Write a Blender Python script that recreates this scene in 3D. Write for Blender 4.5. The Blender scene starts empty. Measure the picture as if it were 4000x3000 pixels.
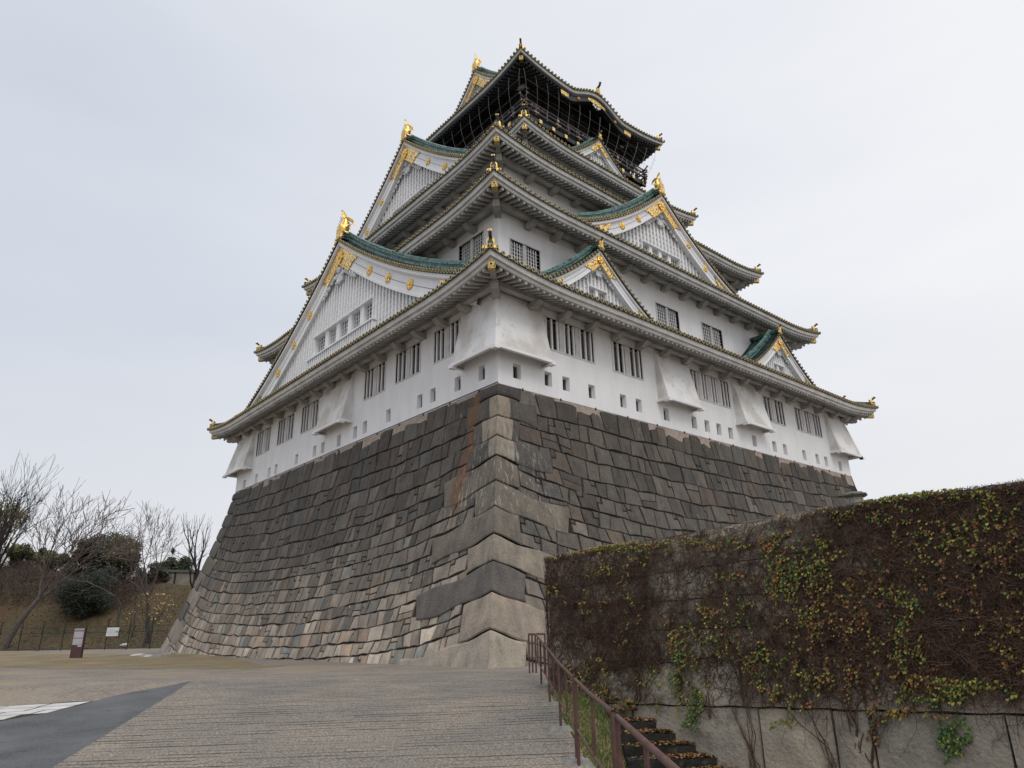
import bpy, math, random
from mathutils import Vector, Matrix
R = math.radians
rnd = random.Random(7)
SC = bpy.context.scene
COL = SC.collection

# ------------------------------------------------------------------ camera
CX, CY, CZ = -22.3413, -27.0555, 1.4007
YAW, PIT, ROL = 0.85921, 0.340425, -0.019282
FPX = 2718.9
Fv = Vector((math.cos(PIT)*math.cos(YAW), math.cos(PIT)*math.sin(YAW), math.sin(PIT)))
Rv = Vector((math.sin(YAW), -math.cos(YAW), 0)); Uv = Rv.cross(Fv)
R2 = Rv*math.cos(ROL)+Uv*math.sin(ROL); U2 = -Rv*math.sin(ROL)+Uv*math.cos(ROL)
cd = bpy.data.cameras.new("camera"); cam = bpy.data.objects.new("camera", cd); COL.objects.link(cam)
m = Matrix(((R2.x, U2.x, -Fv.x, CX), (R2.y, U2.y, -Fv.y, CY), (R2.z, U2.z, -Fv.z, CZ), (0, 0, 0, 1)))
cam.matrix_world = m
cd.sensor_width = 36; cd.lens = 36*FPX/4000; cd.clip_start = .1; cd.clip_end = 3000
SC.camera = cam

# ------------------------------------------------------------------ sky, sun, exposure
SUN_EL, SUN_AZ = R(48), R(-112)          # azimuth measured from +x towards +y
w = bpy.data.worlds.new("World"); SC.world = w; w.use_nodes = True
nt = w.node_tree; nt.nodes.clear()
out = nt.nodes.new('ShaderNodeOutputWorld'); bg = nt.nodes.new('ShaderNodeBackground')
bg.inputs['Strength'].default_value = 0.1
sky = nt.nodes.new('ShaderNodeTexSky'); sky.sky_type = 'NISHITA'; sky.sun_disc = False
sky.sun_elevation = SUN_EL; sky.sun_rotation = R(90)-SUN_AZ
sky.air_density = 1.0; sky.dust_density = 3.0
tc = nt.nodes.new('ShaderNodeTexCoord')
mp = nt.nodes.new('ShaderNodeMapping'); mp.inputs['Scale'].default_value = (1.2, 1.2, 5.0)
nz = nt.nodes.new('ShaderNodeTexNoise'); nz.inputs['Scale'].default_value = 1.3; nz.inputs['Detail'].default_value = 5; nz.inputs['Roughness'].default_value = .45
nt.links.new(tc.outputs['Generated'], mp.inputs['Vector']); nt.links.new(mp.outputs['Vector'], nz.inputs['Vector'])
# the cloud deck: whiter towards the hidden sun (+x side), blue grey away from it
dotn = nt.nodes.new('ShaderNodeVectorMath'); dotn.operation = 'DOT_PRODUCT'
dotn.inputs[1].default_value = (0.80, -0.60, 0.10)
nt.links.new(tc.outputs['Generated'], dotn.inputs[0])
ma = nt.nodes.new('ShaderNodeMath'); ma.operation = 'MULTIPLY_ADD'; ma.inputs[1].default_value = .55; ma.inputs[2].default_value = 0.30
nt.links.new(dotn.outputs['Value'], ma.inputs[0])
mb = nt.nodes.new('ShaderNodeMath'); mb.operation = 'MULTIPLY_ADD'; mb.inputs[1].default_value = .65
nt.links.new(nz.outputs['Fac'], mb.inputs[0]); nt.links.new(ma.outputs[0], mb.inputs[2])
sepw = nt.nodes.new('ShaderNodeSeparateXYZ'); nt.links.new(tc.outputs['Generated'], sepw.inputs[0])
cr = nt.nodes.new('ShaderNodeValToRGB')
cr.color_ramp.elements[0].position = .3; cr.color_ramp.elements[0].color = (6.45, 6.95, 7.85, 1)
cr.color_ramp.elements[1].position = 1.15 if False else 1.0; cr.color_ramp.elements[1].color = (9.4, 9.5, 9.8, 1)
nt.links.new(mb.outputs[0], cr.inputs['Fac'])
# overcast deck is brighter overhead than lower down
zr = nt.nodes.new('ShaderNodeMapRange'); zr.inputs['From Min'].default_value = .80; zr.inputs['From Max'].default_value = .97
zr.inputs['To Min'].default_value = 1.0; zr.inputs['To Max'].default_value = 2.8
nt.links.new(sepw.outputs['Z'], zr.inputs['Value'])
vm = nt.nodes.new('ShaderNodeVectorMath'); vm.operation = 'SCALE'
nt.links.new(cr.outputs['Color'], vm.inputs[0]); nt.links.new(zr.outputs['Result'], vm.inputs['Scale'])
hz_ = nt.nodes.new('ShaderNodeMapRange'); hz_.inputs['From Min'].default_value = .02; hz_.inputs['From Max'].default_value = .42; hz_.inputs['To Min'].default_value = .75; hz_.inputs['To Max'].default_value = 0
nt.links.new(sepw.outputs['Z'], hz_.inputs['Value'])
hm_ = nt.nodes.new('ShaderNodeMix'); hm_.data_type = 'RGBA'; nt.links.new(hz_.outputs['Result'], hm_.inputs[0]); nt.links.new(vm.outputs['Vector'], hm_.inputs[6]); hm_.inputs[7].default_value = (8.3, 8.25, 8.35, 1)
mixw = nt.nodes.new('ShaderNodeMix'); mixw.data_type = 'RGBA'; mixw.inputs[0].default_value = .93
nt.links.new(sky.outputs['Color'], mixw.inputs[6]); nt.links.new(hm_.outputs[2], mixw.inputs[7])
nt.links.new(mixw.outputs[2], bg.inputs['Color']); nt.links.new(bg.outputs[0], out.inputs[0])

sd = bpy.data.lights.new("sun", 'SUN'); sd.energy = 0.9; sd.angle = R(25); sd.color = (1, .96, .9)
so = bpy.data.objects.new("sun", sd); COL.objects.link(so)
dirv = Vector((math.cos(SUN_EL)*math.cos(SUN_AZ), math.cos(SUN_EL)*math.sin(SUN_AZ), math.sin(SUN_EL)))
so.rotation_euler = dirv.to_track_quat('Z', 'Y').to_euler(); so.location = (-60, -80, 80)
SC.view_settings.view_transform = 'Standard'; SC.view_settings.look = 'None'
SC.view_settings.gamma = 1; SC.view_settings.exposure = 0.0

# ------------------------------------------------------------------ materials
def mat(name, c1, c2=None, rough=.8, metal=0, scale=2.0, detail=6, bump=0, bscale=None, spots=None, coat=0, stretch=(1,1,1), lo=.35, hi=.65, attr=None):
    M = bpy.data.materials.new(name); M.use_nodes = True
    t = M.node_tree; b = t.nodes['Principled BSDF']
    b.inputs['Roughness'].default_value = rough; b.inputs['Metallic'].default_value = metal
    b.inputs['Coat Weight'].default_value = coat
    g = t.nodes.new('ShaderNodeNewGeometry')
    mpp = t.nodes.new('ShaderNodeMapping'); mpp.inputs['Scale'].default_value = stretch
    t.links.new(g.outputs['Position'], mpp.inputs['Vector'])
    n = t.nodes.new('ShaderNodeTexNoise'); n.inputs['Scale'].default_value = scale; n.inputs['Detail'].default_value = detail
    t.links.new(mpp.outputs['Vector'], n.inputs['Vector'])
    r = t.nodes.new('ShaderNodeValToRGB')
    r.color_ramp.elements[0].position = lo; r.color_ramp.elements[1].position = hi
    r.color_ramp.elements[0].color = (*c1, 1); r.color_ramp.elements[1].color = (*(c2 or c1), 1)
    t.links.new(n.outputs['Fac'], r.inputs['Fac'])
    colr = r.outputs['Color']
    if attr:
        a = t.nodes.new('ShaderNodeAttribute'); a.attribute_name = attr
        mx = t.nodes.new('ShaderNodeMix'); mx.data_type = 'RGBA'; mx.blend_type = 'MULTIPLY'; mx.inputs[0].default_value = 1
        t.links.new(colr, mx.inputs[6]); t.links.new(a.outputs['Color'], mx.inputs[7]); colr = mx.outputs[2]
    if spots:   # (scale, threshold, colour, amount)
        for (ss, th, sc_, am) in spots:
            n2 = t.nodes.new('ShaderNodeTexNoise'); n2.inputs['Scale'].default_value = ss; n2.inputs['Detail'].default_value = 8
            t.links.new(mpp.outputs['Vector'], n2.inputs['Vector'])
            r2 = t.nodes.new('ShaderNodeValToRGB'); r2.color_ramp.elements[0].position = th; r2.color_ramp.elements[1].position = th+.08
            r2.color_ramp.elements[0].color = (0, 0, 0, 1); r2.color_ramp.elements[1].color = (am, am, am, 1)
            t.links.new(n2.outputs['Fac'], r2.inputs['Fac'])
            mx = t.nodes.new('ShaderNodeMix'); mx.data_type = 'RGBA'
            t.links.new(r2.outputs['Color'], mx.inputs[0]); t.links.new(colr, mx.inputs[6]); mx.inputs[7].default_value = (*sc_, 1)
            colr = mx.outputs[2]
    t.links.new(colr, b.inputs['Base Color'])
    if bump:
        n3 = t.nodes.new('ShaderNodeTexNoise'); n3.inputs['Scale'].default_value = bscale or scale*4; n3.inputs['Detail'].default_value = 6
        t.links.new(mpp.outputs['Vector'], n3.inputs['Vector'])
        bp = t.nodes.new('ShaderNodeBump'); bp.inputs['Strength'].default_value = bump; bp.inputs['Distance'].default_value = .05
        t.links.new(n3.outputs['Fac'], bp.inputs['Height']); t.links.new(bp.outputs['Normal'], b.inputs['Normal'])
    return M

PL = mat('white_plaster', (.77,.77,.78), (.84,.84,.85), .85, scale=.7, spots=[(.9,.68,(.55,.51,.46),.22),(6,.70,(.6,.57,.52),.2)], stretch=(1.6,1.6,.5), bump=.08, bscale=9)
PLD = mat('stained_plaster', (.60,.57,.53), (.80,.80,.80), .85, scale=.55, lo=.4, hi=.56, spots=[(2.5,.62,(.40,.35,.29),.4)], stretch=(1,1,.9), bump=.08, bscale=9)
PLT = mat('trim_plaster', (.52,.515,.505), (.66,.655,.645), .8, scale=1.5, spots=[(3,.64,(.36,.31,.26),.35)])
COP = mat('copper_tile', (.024,.048,.050), (.065,.145,.130), .5, scale=1.1, lo=.38, hi=.66, spots=[(2.1,.47,(.016,.024,.026),.95)], bump=.2, bscale=14, stretch=(1,1,1))
COPB = mat('bright_copper', (.055,.125,.112), (.14,.27,.235), .5, scale=3, spots=[(4,.52,(.02,.035,.035),.95)], bump=.2, bscale=20)
DTL = mat('dark_tile', (.022,.022,.024), (.05,.06,.055), .5, scale=4, spots=[(5,.62,(.09,.2,.16),.6)])
GOLD = mat('gilding', (.70,.42,.10), (.92,.62,.20), .3, metal=1, scale=8, bump=.3, bscale=30)
GOLDD = mat('gilded_ring', (.36,.27,.12), (.55,.42,.19), .5, metal=.7, scale=3)
RAF = mat('shaded_rafter_plaster', (.34,.33,.315), (.50,.49,.475), .85, scale=1.5)  # plaster darkened: shade under the eaves put into the colour
BRK = mat('shaded_bracket_plaster', (.27,.255,.24), (.42,.405,.385), .85, scale=1.2)  # beams and brackets darker than the walls, eave shade put into the tone
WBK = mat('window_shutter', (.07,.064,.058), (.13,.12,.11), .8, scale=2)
SOF = mat('shaded_soffit', (.022,.020,.018), (.05,.047,.043), .9, scale=2)  # soffit darkened, shade between the rafters put into its colour
# gilded openwork: gold scrolls over a dark ground
FIL = bpy.data.materials.new('gilded_openwork'); FIL.use_nodes = True
_t = FIL.node_tree; _b = _t.nodes['Principled BSDF']
_g = _t.nodes.new('ShaderNodeNewGeometry'); _v = _t.nodes.new('ShaderNodeTexVoronoi'); _v.feature = 'DISTANCE_TO_EDGE'; _v.inputs['Scale'].default_value = 5.2
_n = _t.nodes.new('ShaderNodeTexNoise'); _n.inputs['Scale'].default_value = 5; _va = _t.nodes.new('ShaderNodeVectorMath'); _va.operation = 'MULTIPLY_ADD'
_va.inputs[1].default_value = (.35,.35,.35)
_t.links.new(_g.outputs['Position'], _n.inputs['Vector']); _t.links.new(_n.outputs['Color'], _va.inputs[0]); _t.links.new(_g.outputs['Position'], _va.inputs[2])
_t.links.new(_va.outputs[0], _v.inputs['Vector'])
_r = _t.nodes.new('ShaderNodeValToRGB'); _r.color_ramp.elements[0].position = .14; _r.color_ramp.elements[1].position = .2
_r.color_ramp.elements[0].color = (1,.68,.24,1); _r.color_ramp.elements[1].color = (.10,.05,.015,1)
_r3 = _t.nodes.new('ShaderNodeValToRGB'); _r3.color_ramp.elements[0].position = .14; _r3.color_ramp.elements[1].position = .2
_r3.color_ramp.elements[0].color = (1,1,1,1); _r3.color_ramp.elements[1].color = (0,0,0,1)
_t.links.new(_v.outputs['Distance'], _r.inputs['Fac']); _t.links.new(_v.outputs['Distance'], _r3.inputs['Fac'])
_t.links.new(_r.outputs['Color'], _b.inputs['Base Color']); _t.links.new(_r3.outputs['Color'], _b.inputs['Metallic']); _b.inputs['Roughness'].default_value = .32
LAQ = mat('black_lacquer', (.006,.006,.008), (.014,.014,.016), .45, scale=3)
NETM = mat('dark_brown_panel', (.014,.012,.011), (.022,.019,.017), .8, scale=30)
RAILM = mat('weathered_rail', (.065,.058,.066), (.11,.10,.11), .7, scale=6)
WIRE = mat('steel_wire', (.24,.26,.25), (.32,.34,.32), .5, metal=.3)
GLS = mat('dark_opening', (.05,.052,.056), (.12,.125,.13), .25, scale=1.2, spots=[(2.2,.55,(.16,.17,.17),.6)])
VOID = mat('dark_interior_and_shade', (.012,.011,.010), (.02,.018,.016), .9)  # loophole interiors, and painted eave shadow on the top storey wall
CARV = mat('carved_plaster', (.55,.57,.58), (.74,.755,.77), .8, scale=5, spots=[(4,.6,(.36,.45,.42),.4)])
STN = mat('granite_block', (.60,.60,.60), (1.22,1.17,1.10), .9, scale=1.6, detail=10, bump=1.0, bscale=16, attr='tone',
          spots=[(22,.57,(.30,.275,.24),.30),(17,.60,(.03,.028,.026),.55),(.8,.62,(.035,.033,.03),.55),(2.6,.66,(.40,.37,.32),.22)], lo=.28, hi=.72, stretch=(1,1,.5))
# rust streak below the eave drain and pale lime runs near the corner
_t = STN.node_tree; _b = _t.nodes['Principled BSDF']; _src = _b.inputs['Base Color'].links[0].from_socket
_g = _t.nodes.new('ShaderNodeNewGeometry'); _sx = _t.nodes.new('ShaderNodeSeparateXYZ'); _t.links.new(_g.outputs['Position'], _sx.inputs[0])
def _m(op, a, b_=None, c=None):
    n = _t.nodes.new('ShaderNodeMath'); n.operation = op
    for i_, v in enumerate((a, b_, c)):
        if v is None: continue
        if isinstance(v, (int, float)): n.inputs[i_].default_value = v
        else: _t.links.new(v, n.inputs[i_])
    return n.outputs[0]
def _mr(v, a, b_, c, d):
    n = _t.nodes.new('ShaderNodeMapRange'); n.inputs['From Min'].default_value = a; n.inputs['From Max'].default_value = b_; n.inputs['To Min'].default_value = c; n.inputs['To Max'].default_value = d
    _t.links.new(v, n.inputs['Value']); return n.outputs['Result']
_n = _t.nodes.new('ShaderNodeTexNoise'); _n.inputs['Scale'].default_value = 1.1; _n.inputs['Detail'].default_value = 6; _t.links.new(_g.outputs['Position'], _n.inputs['Vector'])
_d = _m('ABSOLUTE', _m('SUBTRACT', _m('MULTIPLY_ADD', _n.outputs['Fac'], 1.3, _sx.outputs['Y']), 2.35))
_k = _m('MULTIPLY', _m('MULTIPLY', _mr(_d, .22, .62, 1, 0), _mr(_sx.outputs['Z'], 5.6, 8.0, 0, 1)), .8)
_x = _t.nodes.new('ShaderNodeMix'); _x.data_type = 'RGBA'; _t.links.new(_k, _x.inputs[0]); _t.links.new(_src, _x.inputs[6]); _x.inputs[7].default_value = (.15,.074,.034,1)
_mp = _t.nodes.new('ShaderNodeMapping'); _mp.inputs['Scale'].default_value = (7,7,.35); _t.links.new(_g.outputs['Position'], _mp.inputs['Vector'])
_n2 = _t.nodes.new('ShaderNodeTexNoise'); _n2.inputs['Scale'].default_value = 1; _n2.inputs['Detail'].default_value = 5; _t.links.new(_mp.outputs['Vector'], _n2.inputs['Vector'])
_a = _m('ADD', _sx.outputs['X'], _sx.outputs['Y'])
_k2 = _m('MULTIPLY', _m('MULTIPLY', _mr(_n2.outputs['Fac'], .56, .66, 0, .65), _mr(_a, .2, 1.6, 1, .12)), _mr(_m('ABSOLUTE', _m('SUBTRACT', _sx.outputs['Z'], 8.6)), 1.2, 3.2, 1, .05))
_x2 = _t.nodes.new('ShaderNodeMix'); _x2.data_type = 'RGBA'; _t.links.new(_k2, _x2.inputs[0]); _t.links.new(_x.outputs[2], _x2.inputs[6]); _x2.inputs[7].default_value = (.38,.36,.32,1)
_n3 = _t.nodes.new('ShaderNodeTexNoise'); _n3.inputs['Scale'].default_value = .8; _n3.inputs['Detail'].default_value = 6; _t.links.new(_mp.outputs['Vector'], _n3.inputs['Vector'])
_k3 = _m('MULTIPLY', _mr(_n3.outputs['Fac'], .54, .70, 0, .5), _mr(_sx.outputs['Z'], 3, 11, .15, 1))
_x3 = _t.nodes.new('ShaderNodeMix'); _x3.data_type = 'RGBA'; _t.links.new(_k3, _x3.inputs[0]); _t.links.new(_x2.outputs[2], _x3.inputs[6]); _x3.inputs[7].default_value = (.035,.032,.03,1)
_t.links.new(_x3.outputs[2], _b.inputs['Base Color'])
GAP = mat('joint_shadow_earth', (.012,.011,.010), (.03,.027,.023), .95, scale=6)
MORT = mat('pink_concrete', (.30,.24,.20), (.40,.33,.28), .9, scale=3, spots=[(2,.6,(.16,.13,.11),.6)], bump=.3)

# ------------------------------------------------------------------ mesh helpers
class MB:
    def __init__(s): s.v = []; s.f = []; s.m = []; s.c = []; s.col = (1,1,1)
    def face(s, pts, m=0, c=None):
        i = len(s.v); s.v.extend([tuple(p) for p in pts]); s.f.append(tuple(range(i, i+len(pts)))); s.m.append(m); s.c.append(c or s.col)
    def box8(s, P, m=0):
        # P: 8 points, bottom 4 then top 4
        i = len(s.v); s.v.extend([tuple(p) for p in P])
        for f in ((0,1,2,3),(7,6,5,4),(0,4,5,1),(1,5,6,2),(2,6,7,3),(3,7,4,0)):
            s.f.append(tuple(i+k for k in f)); s.m.append(m); s.c.append(s.col)
    def fb(s, T, u0, u1, o0, o1, z0, z1, m=0):
        s.box8([T(u0,o0,z0),T(u1,o0,z0),T(u1,o1,z0),T(u0,o1,z0),T(u0,o0,z1),T(u1,o0,z1),T(u1,o1,z1),T(u0,o1,z1)], m)
    def box(s, x0,x1,y0,y1,z0,z1, m=0):
        s.fb(lambda u,o,z:(u,o,z), x0,x1,y0,y1,z0,z1,m)
    def strip(s, A, B, m=0):
        # quads between two polylines
        i = len(s.v); n = len(A); s.v.extend([tuple(p) for p in A]); s.v.extend([tuple(p) for p in B])
        for k in range(n-1):
            s.f.append((i+k, i+k+1, i+n+k+1, i+n+k)); s.m.append(m); s.c.append(s.col)
    def bar(s, a, b, wv, hv, m=0):
        # beam from a to b, half vectors wv, hv
        a = Vector(a); b = Vector(b); wv = Vector(wv); hv = Vector(hv)
        s.box8([a-wv-hv,a+wv-hv,a+wv+hv,a-wv+hv,b-wv-hv,b+wv-hv,b+wv+hv,b-wv+hv], m)
    def tube(s, pts, rad, n=6, m=0, cap=True, flat=1.0, fd=None):
        pts = [Vector(p) for p in pts]; N = len(pts)
        if not hasattr(rad, '__len__'): rad = [rad]*N
        base = len(s.v); ref = None
        for k in range(N):
            d = (pts[min(k+1,N-1)]-pts[max(k-1,0)])
            if d.length < 1e-9: d = Vector((0,0,1))
            d.normalize()
            if fd is not None: a = (Vector(fd)-d*d.dot(Vector(fd))).normalized()
            else:
                if ref is None: ref = Vector((0,0,1)) if abs(d.z) < .9 else Vector((1,0,0))
                a = (ref-d*d.dot(ref))
                if a.length < 1e-4: a = d.orthogonal()
                a.normalize(); ref = a
            b = d.cross(a)
            for j in range(n):
                t = 2*math.pi*j/n
                s.v.append(tuple(pts[k]+(a*math.cos(t)*flat+b*math.sin(t))*rad[k]))
        for k in range(N-1):
            for j in range(n):
                s.f.append((base+k*n+j, base+k*n+(j+1)%n, base+(k+1)*n+(j+1)%n, base+(k+1)*n+j)); s.m.append(m); s.c.append(s.col)
        if cap:
            s.f.append(tuple(base+j for j in range(n))); s.m.append(m); s.c.append(s.col)
            s.f.append(tuple(base+(N-1)*n+j for j in range(n-1,-1,-1))); s.m.append(m); s.c.append(s.col)
    def disc(s, c, nrm, r, th=.03, n=8, m=0, m2=None, ri=None):
        # round tile end: ring + recessed face
        c = Vector(c); nrm = Vector(nrm).normalized(); a = nrm.cross(Vector((0,0,1)))
        if a.length < 1e-4: a = Vector((1,0,0))
        a.normalize(); b = nrm.cross(a)
        ring = lambda rr, h: [c+nrm*h+(a*math.cos(2*math.pi*j/n)+b*math.sin(2*math.pi*j/n))*rr for j in range(n)]
        if m2 is None: 
            t_ = ring(r, th); s.face(t_, m); o = ring(r, 0); s.strip(o+[o[0]], t_+[t_[0]], m); return
        o = ring(r, 0); t_ = ring(r, th); i_ = ring(ri, th)
        s.strip(o+[o[0]], t_+[t_[0]], m); s.strip(t_+[t_[0]], i_+[i_[0]], m); s.face(ring(ri, th*.4), m2)
    def build(s, name, mats, parent=None, smooth=False, color=False, props=None, local=False):
        me = bpy.data.meshes.new(name); me.from_pydata(s.v, [], s.f)
        if not isinstance(mats, (list, tuple)): mats = [mats]
        for M_ in mats: me.materials.append(M_)
        me.polygons.foreach_set('material_index', s.m)
        if smooth: me.polygons.foreach_set('use_smooth', [True]*len(s.f))
        if color:
            ca = me.color_attributes.new('tone', 'FLOAT_COLOR', 'CORNER'); arr = []
            for f, c in zip(s.f, s.c): arr.extend((c[0], c[1], c[2], 1.0)*len(f))
            ca.data.foreach_set('color', arr)
        me.update()
        o = bpy.data.objects.new(name, me); COL.objects.link(o)
        if parent:
            o.parent = parent
            if parent.type == 'EMPTY' and not local: o.matrix_parent_inverse = Matrix.Translation(-Vector(parent.location))
        if props:
            for k_, v_ in props.items(): o[k_] = v_
        return o
def thing(name, label, cat, loc=(0,0,0), group=None):
    o = bpy.data.objects.new(name, None); COL.objects.link(o); o.location = loc; o.empty_display_size = .5
    o['label'] = label; o['category'] = cat
    if group: o['group'] = group
    bpy.context.view_layer.update() if False else None
    return o
def tag(o, label, cat, group=None, kind=None):
    o['label'] = label; o['category'] = cat
    if group: o['group'] = group
    if kind: o['kind'] = kind
    return o
def lerp(a, b, t): return a+(b-a)*t
def clamp(x, a=0., b=1.): return max(a, min(b, x))
def interp(x, xs, ys):
    if x <= xs[0]: return ys[0]
    for i in range(1, len(xs)):
        if x <= xs[i]: return lerp(ys[i-1], ys[i], (x-xs[i-1])/(xs[i]-xs[i-1]))
    return ys[-1]
# ------------------------------------------------------------------ the keep
W, D = 40.97, 38.61
TS = lambda u,o,z: (u, -o, z)          # right hand face, u runs along it, o is outwards
TW = lambda u,o,z: (-o, u, z)          # left hand face
TE = lambda u,o,z: (W+o, u, z)
TN = lambda u,o,z: (u, D+o, z)
SIDES = [('S', TS, W), ('W', TW, D), ('E', TE, D), ('N', TN, W)]
keep = thing('castle_tower', 'tall white castle tower with green copper roofs and gilded gables standing on the stone base', 'castle')
GF, GR = 'gold', 'g'

def walls(name, x, y, z0, z1, M=PL):
    b = MB(); b.box(x, W-x, y, D-y, z0, z1)
    return b.build(name, M, keep)

def roof(ex, ey, zmid, ztip, lx, ly, wx, wy, ztop, lc=6.5, black=False, kara=None, arms=2.45, backrows=True, under=True, soffrise=.85, second=False):
    """one tier of roof: eave rectangle inset (ex,ey), lower wall inset (lx,ly), upper wall inset (wx,wy)"""
    surf, rows, ends, fas, raf, beam = MB(), MB(), MB(), MB(), MB(), MB(); brl = []
    sidepar = {'S': (ex,ey,lx,ly,wx,wy), 'N': (ex,ey,lx,ly,wx,wy), 'W': (ey,ex,ly,lx,wy,wx), 'E': (ey,ex,ly,lx,wy,wx)}
    rise = ztop-zmid
    for sn, T, L in SIDES:
        eU, eO, lU, lO, wU, wO = sidepar[sn]
        def lift(u, eU=eU, L=L):
            d = min(u-eU, L-eU-u); return (ztip-zmid)*clamp(1-d/lc)**2.0
        def ze(u, sn=sn, lift=lift):
            z = zmid+lift(u)
            if kara and sn == kara[0]:
                d = abs(u-kara[1])/kara[2]
                if d < 1: z += kara[3]*math.cos(math.pi/2*d)**1.5
            return z
        def zt(u, t, sn=sn, lift=lift, ze=ze):
            z = zmid+lift(u)*(1-t)**1.6+rise*(.8*t+.2*t*t)
            if kara and sn == kara[0]: z = max(z, ze(u)-(0.02 if t > .02 else 0)+.25*min(t*6,1)*0)
            return z
        NU, NT = 90, 6
        for it in range(NT):
            t0, t1 = it/NT, (it+1)/NT
            A = []; B = []
            for k in range(NU+1):
                a = k/NU; a = .5-.5*math.cos(math.pi*a)*1.0
                for (t, Lst) in ((t0, A), (t1, B)):
                    u = lerp(lerp(eU, wU, t), L-lerp(eU, wU, t), a); Lst.append(T(u, -lerp(eO, wO, t), zt(u, t)))
            surf.strip(A, B, 0)
        # tile rows and round tile ends
        detail = sn in 'SW' or backrows
        n = int((L-2*eU)/.42); 
        for k in range(n+1):
            u = eU+(L-2*eU)*k/n
            tm = min(1, (u-eU)/max(1e-6, wU-eU), (L-eU-u)/max(1e-6, wU-eU))
            if sn in 'SW' or (k < 14 or k > n-14):
                if tm > .03:
                    seg = 5; pts = []
                    for j in range(seg+1):
                        t = tm*j/seg; pts.append(T(u, -lerp(eO, wO, t)+(.05 if j == 0 else 0), zt(u, t)+.05))
                    rows.tube(pts, .10, 6, 0, cap=False)
                c = Vector(T(u, -eO+.05, ze(u)+.045)); nr = Vector(T(0,1,0))-Vector(T(0,0,0))
                ends.disc(c, nr, .135, .05, 10, 0, 1, .095)
                # little drip tile between two rounds
                if k < n:
                    um = u+(L-2*eU)/n/2
                    A = [T(um-.15, -eO+.04, ze(um)+.0), T(um, -eO+.04, ze(um)-.075), T(um+.15, -eO+.04, ze(um)+.0)]
                    B = [T(um-.15, -eO-.02, ze(um)+.05), T(um, -eO-.02, ze(um)+.02), T(um+.15, -eO-.02, ze(um)+.05)]
                    ends.strip(A, B, 1)
        if not under: continue
        # stepped fascia below the tiles
        def prof(ds, dz, a):
            u = lerp(eU+ds, L-eU-ds, a); return T(u, -eO-ds, ze(lerp(eU, L-eU, a))+dz)
        aa = [(.5-.5*math.cos(math.pi*k/70)) for k in range(71)]
        P_ = [(0,0),(0,-.11),(.07,-.11),(.07,-.2),(.11,-.36),(.25,-.36),(.25,-.42),(.29,-.56),(.46,-.56)]
        for q in range(len(P_)-1):
            mt = 1 if q < 1 else (2 if black and q > 4 else 0)
            fas.strip([prof(*P_[q], a) for a in aa], [prof(*P_[q+1], a) for a in aa], mt)
        # soffit
        def sof(u, t):   # t: 0 at fascia, 1 at the lower wall; u is position along the side
            return zmid-.50+lift(u)*(1-t)**1.3+soffrise*t
        def kar(u): return (ze(u)-zmid-lift(u))
        for it in range(3):
            A = []; B = []
            for a in aa:
                for (t, Lst) in ((it/3, A), ((it+1)/3, B)):
                    s0 = lerp(eU+.4, lU, t); u = lerp(s0, L-s0, a)
                    Lst.append(T(u, -lerp(eO+.4, lO, t), sof(u, t)+kar(u)*(1 if t < .99 else .6)))
            fas.strip(A, B, 2)
        if kara and sn == kara[0]:
            ku = [kara[1]-kara[2]*1.15+kara[2]*2.3*k/30 for k in range(31)]
            for q in range(4):
                A = [T(u, -lerp(eO, wO, q*.12)-.3, zt(u, q*.12)-.5) for u in ku]; B = [T(u, -lerp(eO, wO, (q+1)*.12)-.3, zt(u, (q+1)*.12)-.5) for u in ku]
                fas.strip(A, B, 2)
        # rafters
        n = int((L-2*eU-1.0)/.44)
        for k in range(n+1):
            u = eU+.6+(L-2*eU-1.2)*k/n
            tm = min(1, max(0, (u-eU-.4))/max(1e-6, lU-eU-.4), max(0, (L-eU-.4-u))/max(1e-6, lU-eU-.4))
            if tm < .06: continue
            kk = kar(u)
            p0 = [-(eO+.36), sof(u, 0)-.11+kk]; p1 = [-lerp(eO+.4, lO, tm*.5), sof(u, tm*.5)-.11+kk]; p2 = [-lerp(eO+.4, lO, tm), sof(u, tm)-.11+kk*.8]
            for (q0, q1) in ((p0, p1), (p1, p2)):
                raf.box8([T(u-.07,q0[0],q0[1]-.11),T(u+.07,q0[0],q0[1]-.11),T(u+.07,q0[0],q0[1]+.11),T(u-.07,q0[0],q0[1]+.11),
                          T(u-.07,q1[0],q1[1]-.11),T(u+.07,q1[0],q1[1]-.11),T(u+.07,q1[0],q1[1]+.11),T(u-.07,q1[0],q1[1]+.11)])
        # purlin carried on arms from the wall
        if not black:
            zb = zmid-.50+soffrise*.70-.20
            beam.fb(T, lU-.85, L-lU+.85, -lO+.50, -lO+.85, zb-.34, zb)
            beam.fb(T, lU, L-lU, -lO+.003, -lO+.5, zb-.12, zb+.25)
            n = max(2, round((L-2*lU)/arms))
            for k in range(n+1):
                if sn not in 'SW' or k == 0: continue
                u = lerp(lU, L-lU, k/n)-(.2 if k == n else 0)
                z1 = zb-.342
                i0 = -lO+.003; hb_ = .22
                bk = MB()
                bk.box8([T(u-hb_,i0,z1-.34),T(u+hb_,i0,z1-.34),T(u+hb_,i0+.62,z1-.30),T(u-hb_,i0+.62,z1-.30),
                          T(u-hb_,i0,z1),T(u+hb_,i0,z1),T(u+hb_,i0+.98,z1),T(u-hb_,i0+.98,z1)])
                brl.append(bk)
    # corner rafters with gilded end plates, hip ridges, ridge-end ornaments
    EB = mat('engraved_brass', (.42,.30,.10), (.62,.46,.18), .45, metal=.8, scale=18, spots=[(14,.52,(.10,.07,.03),.8)]) if 'engraved_brass' not in bpy.data.materials else bpy.data.materials['engraved_brass']
    corner = []
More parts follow.
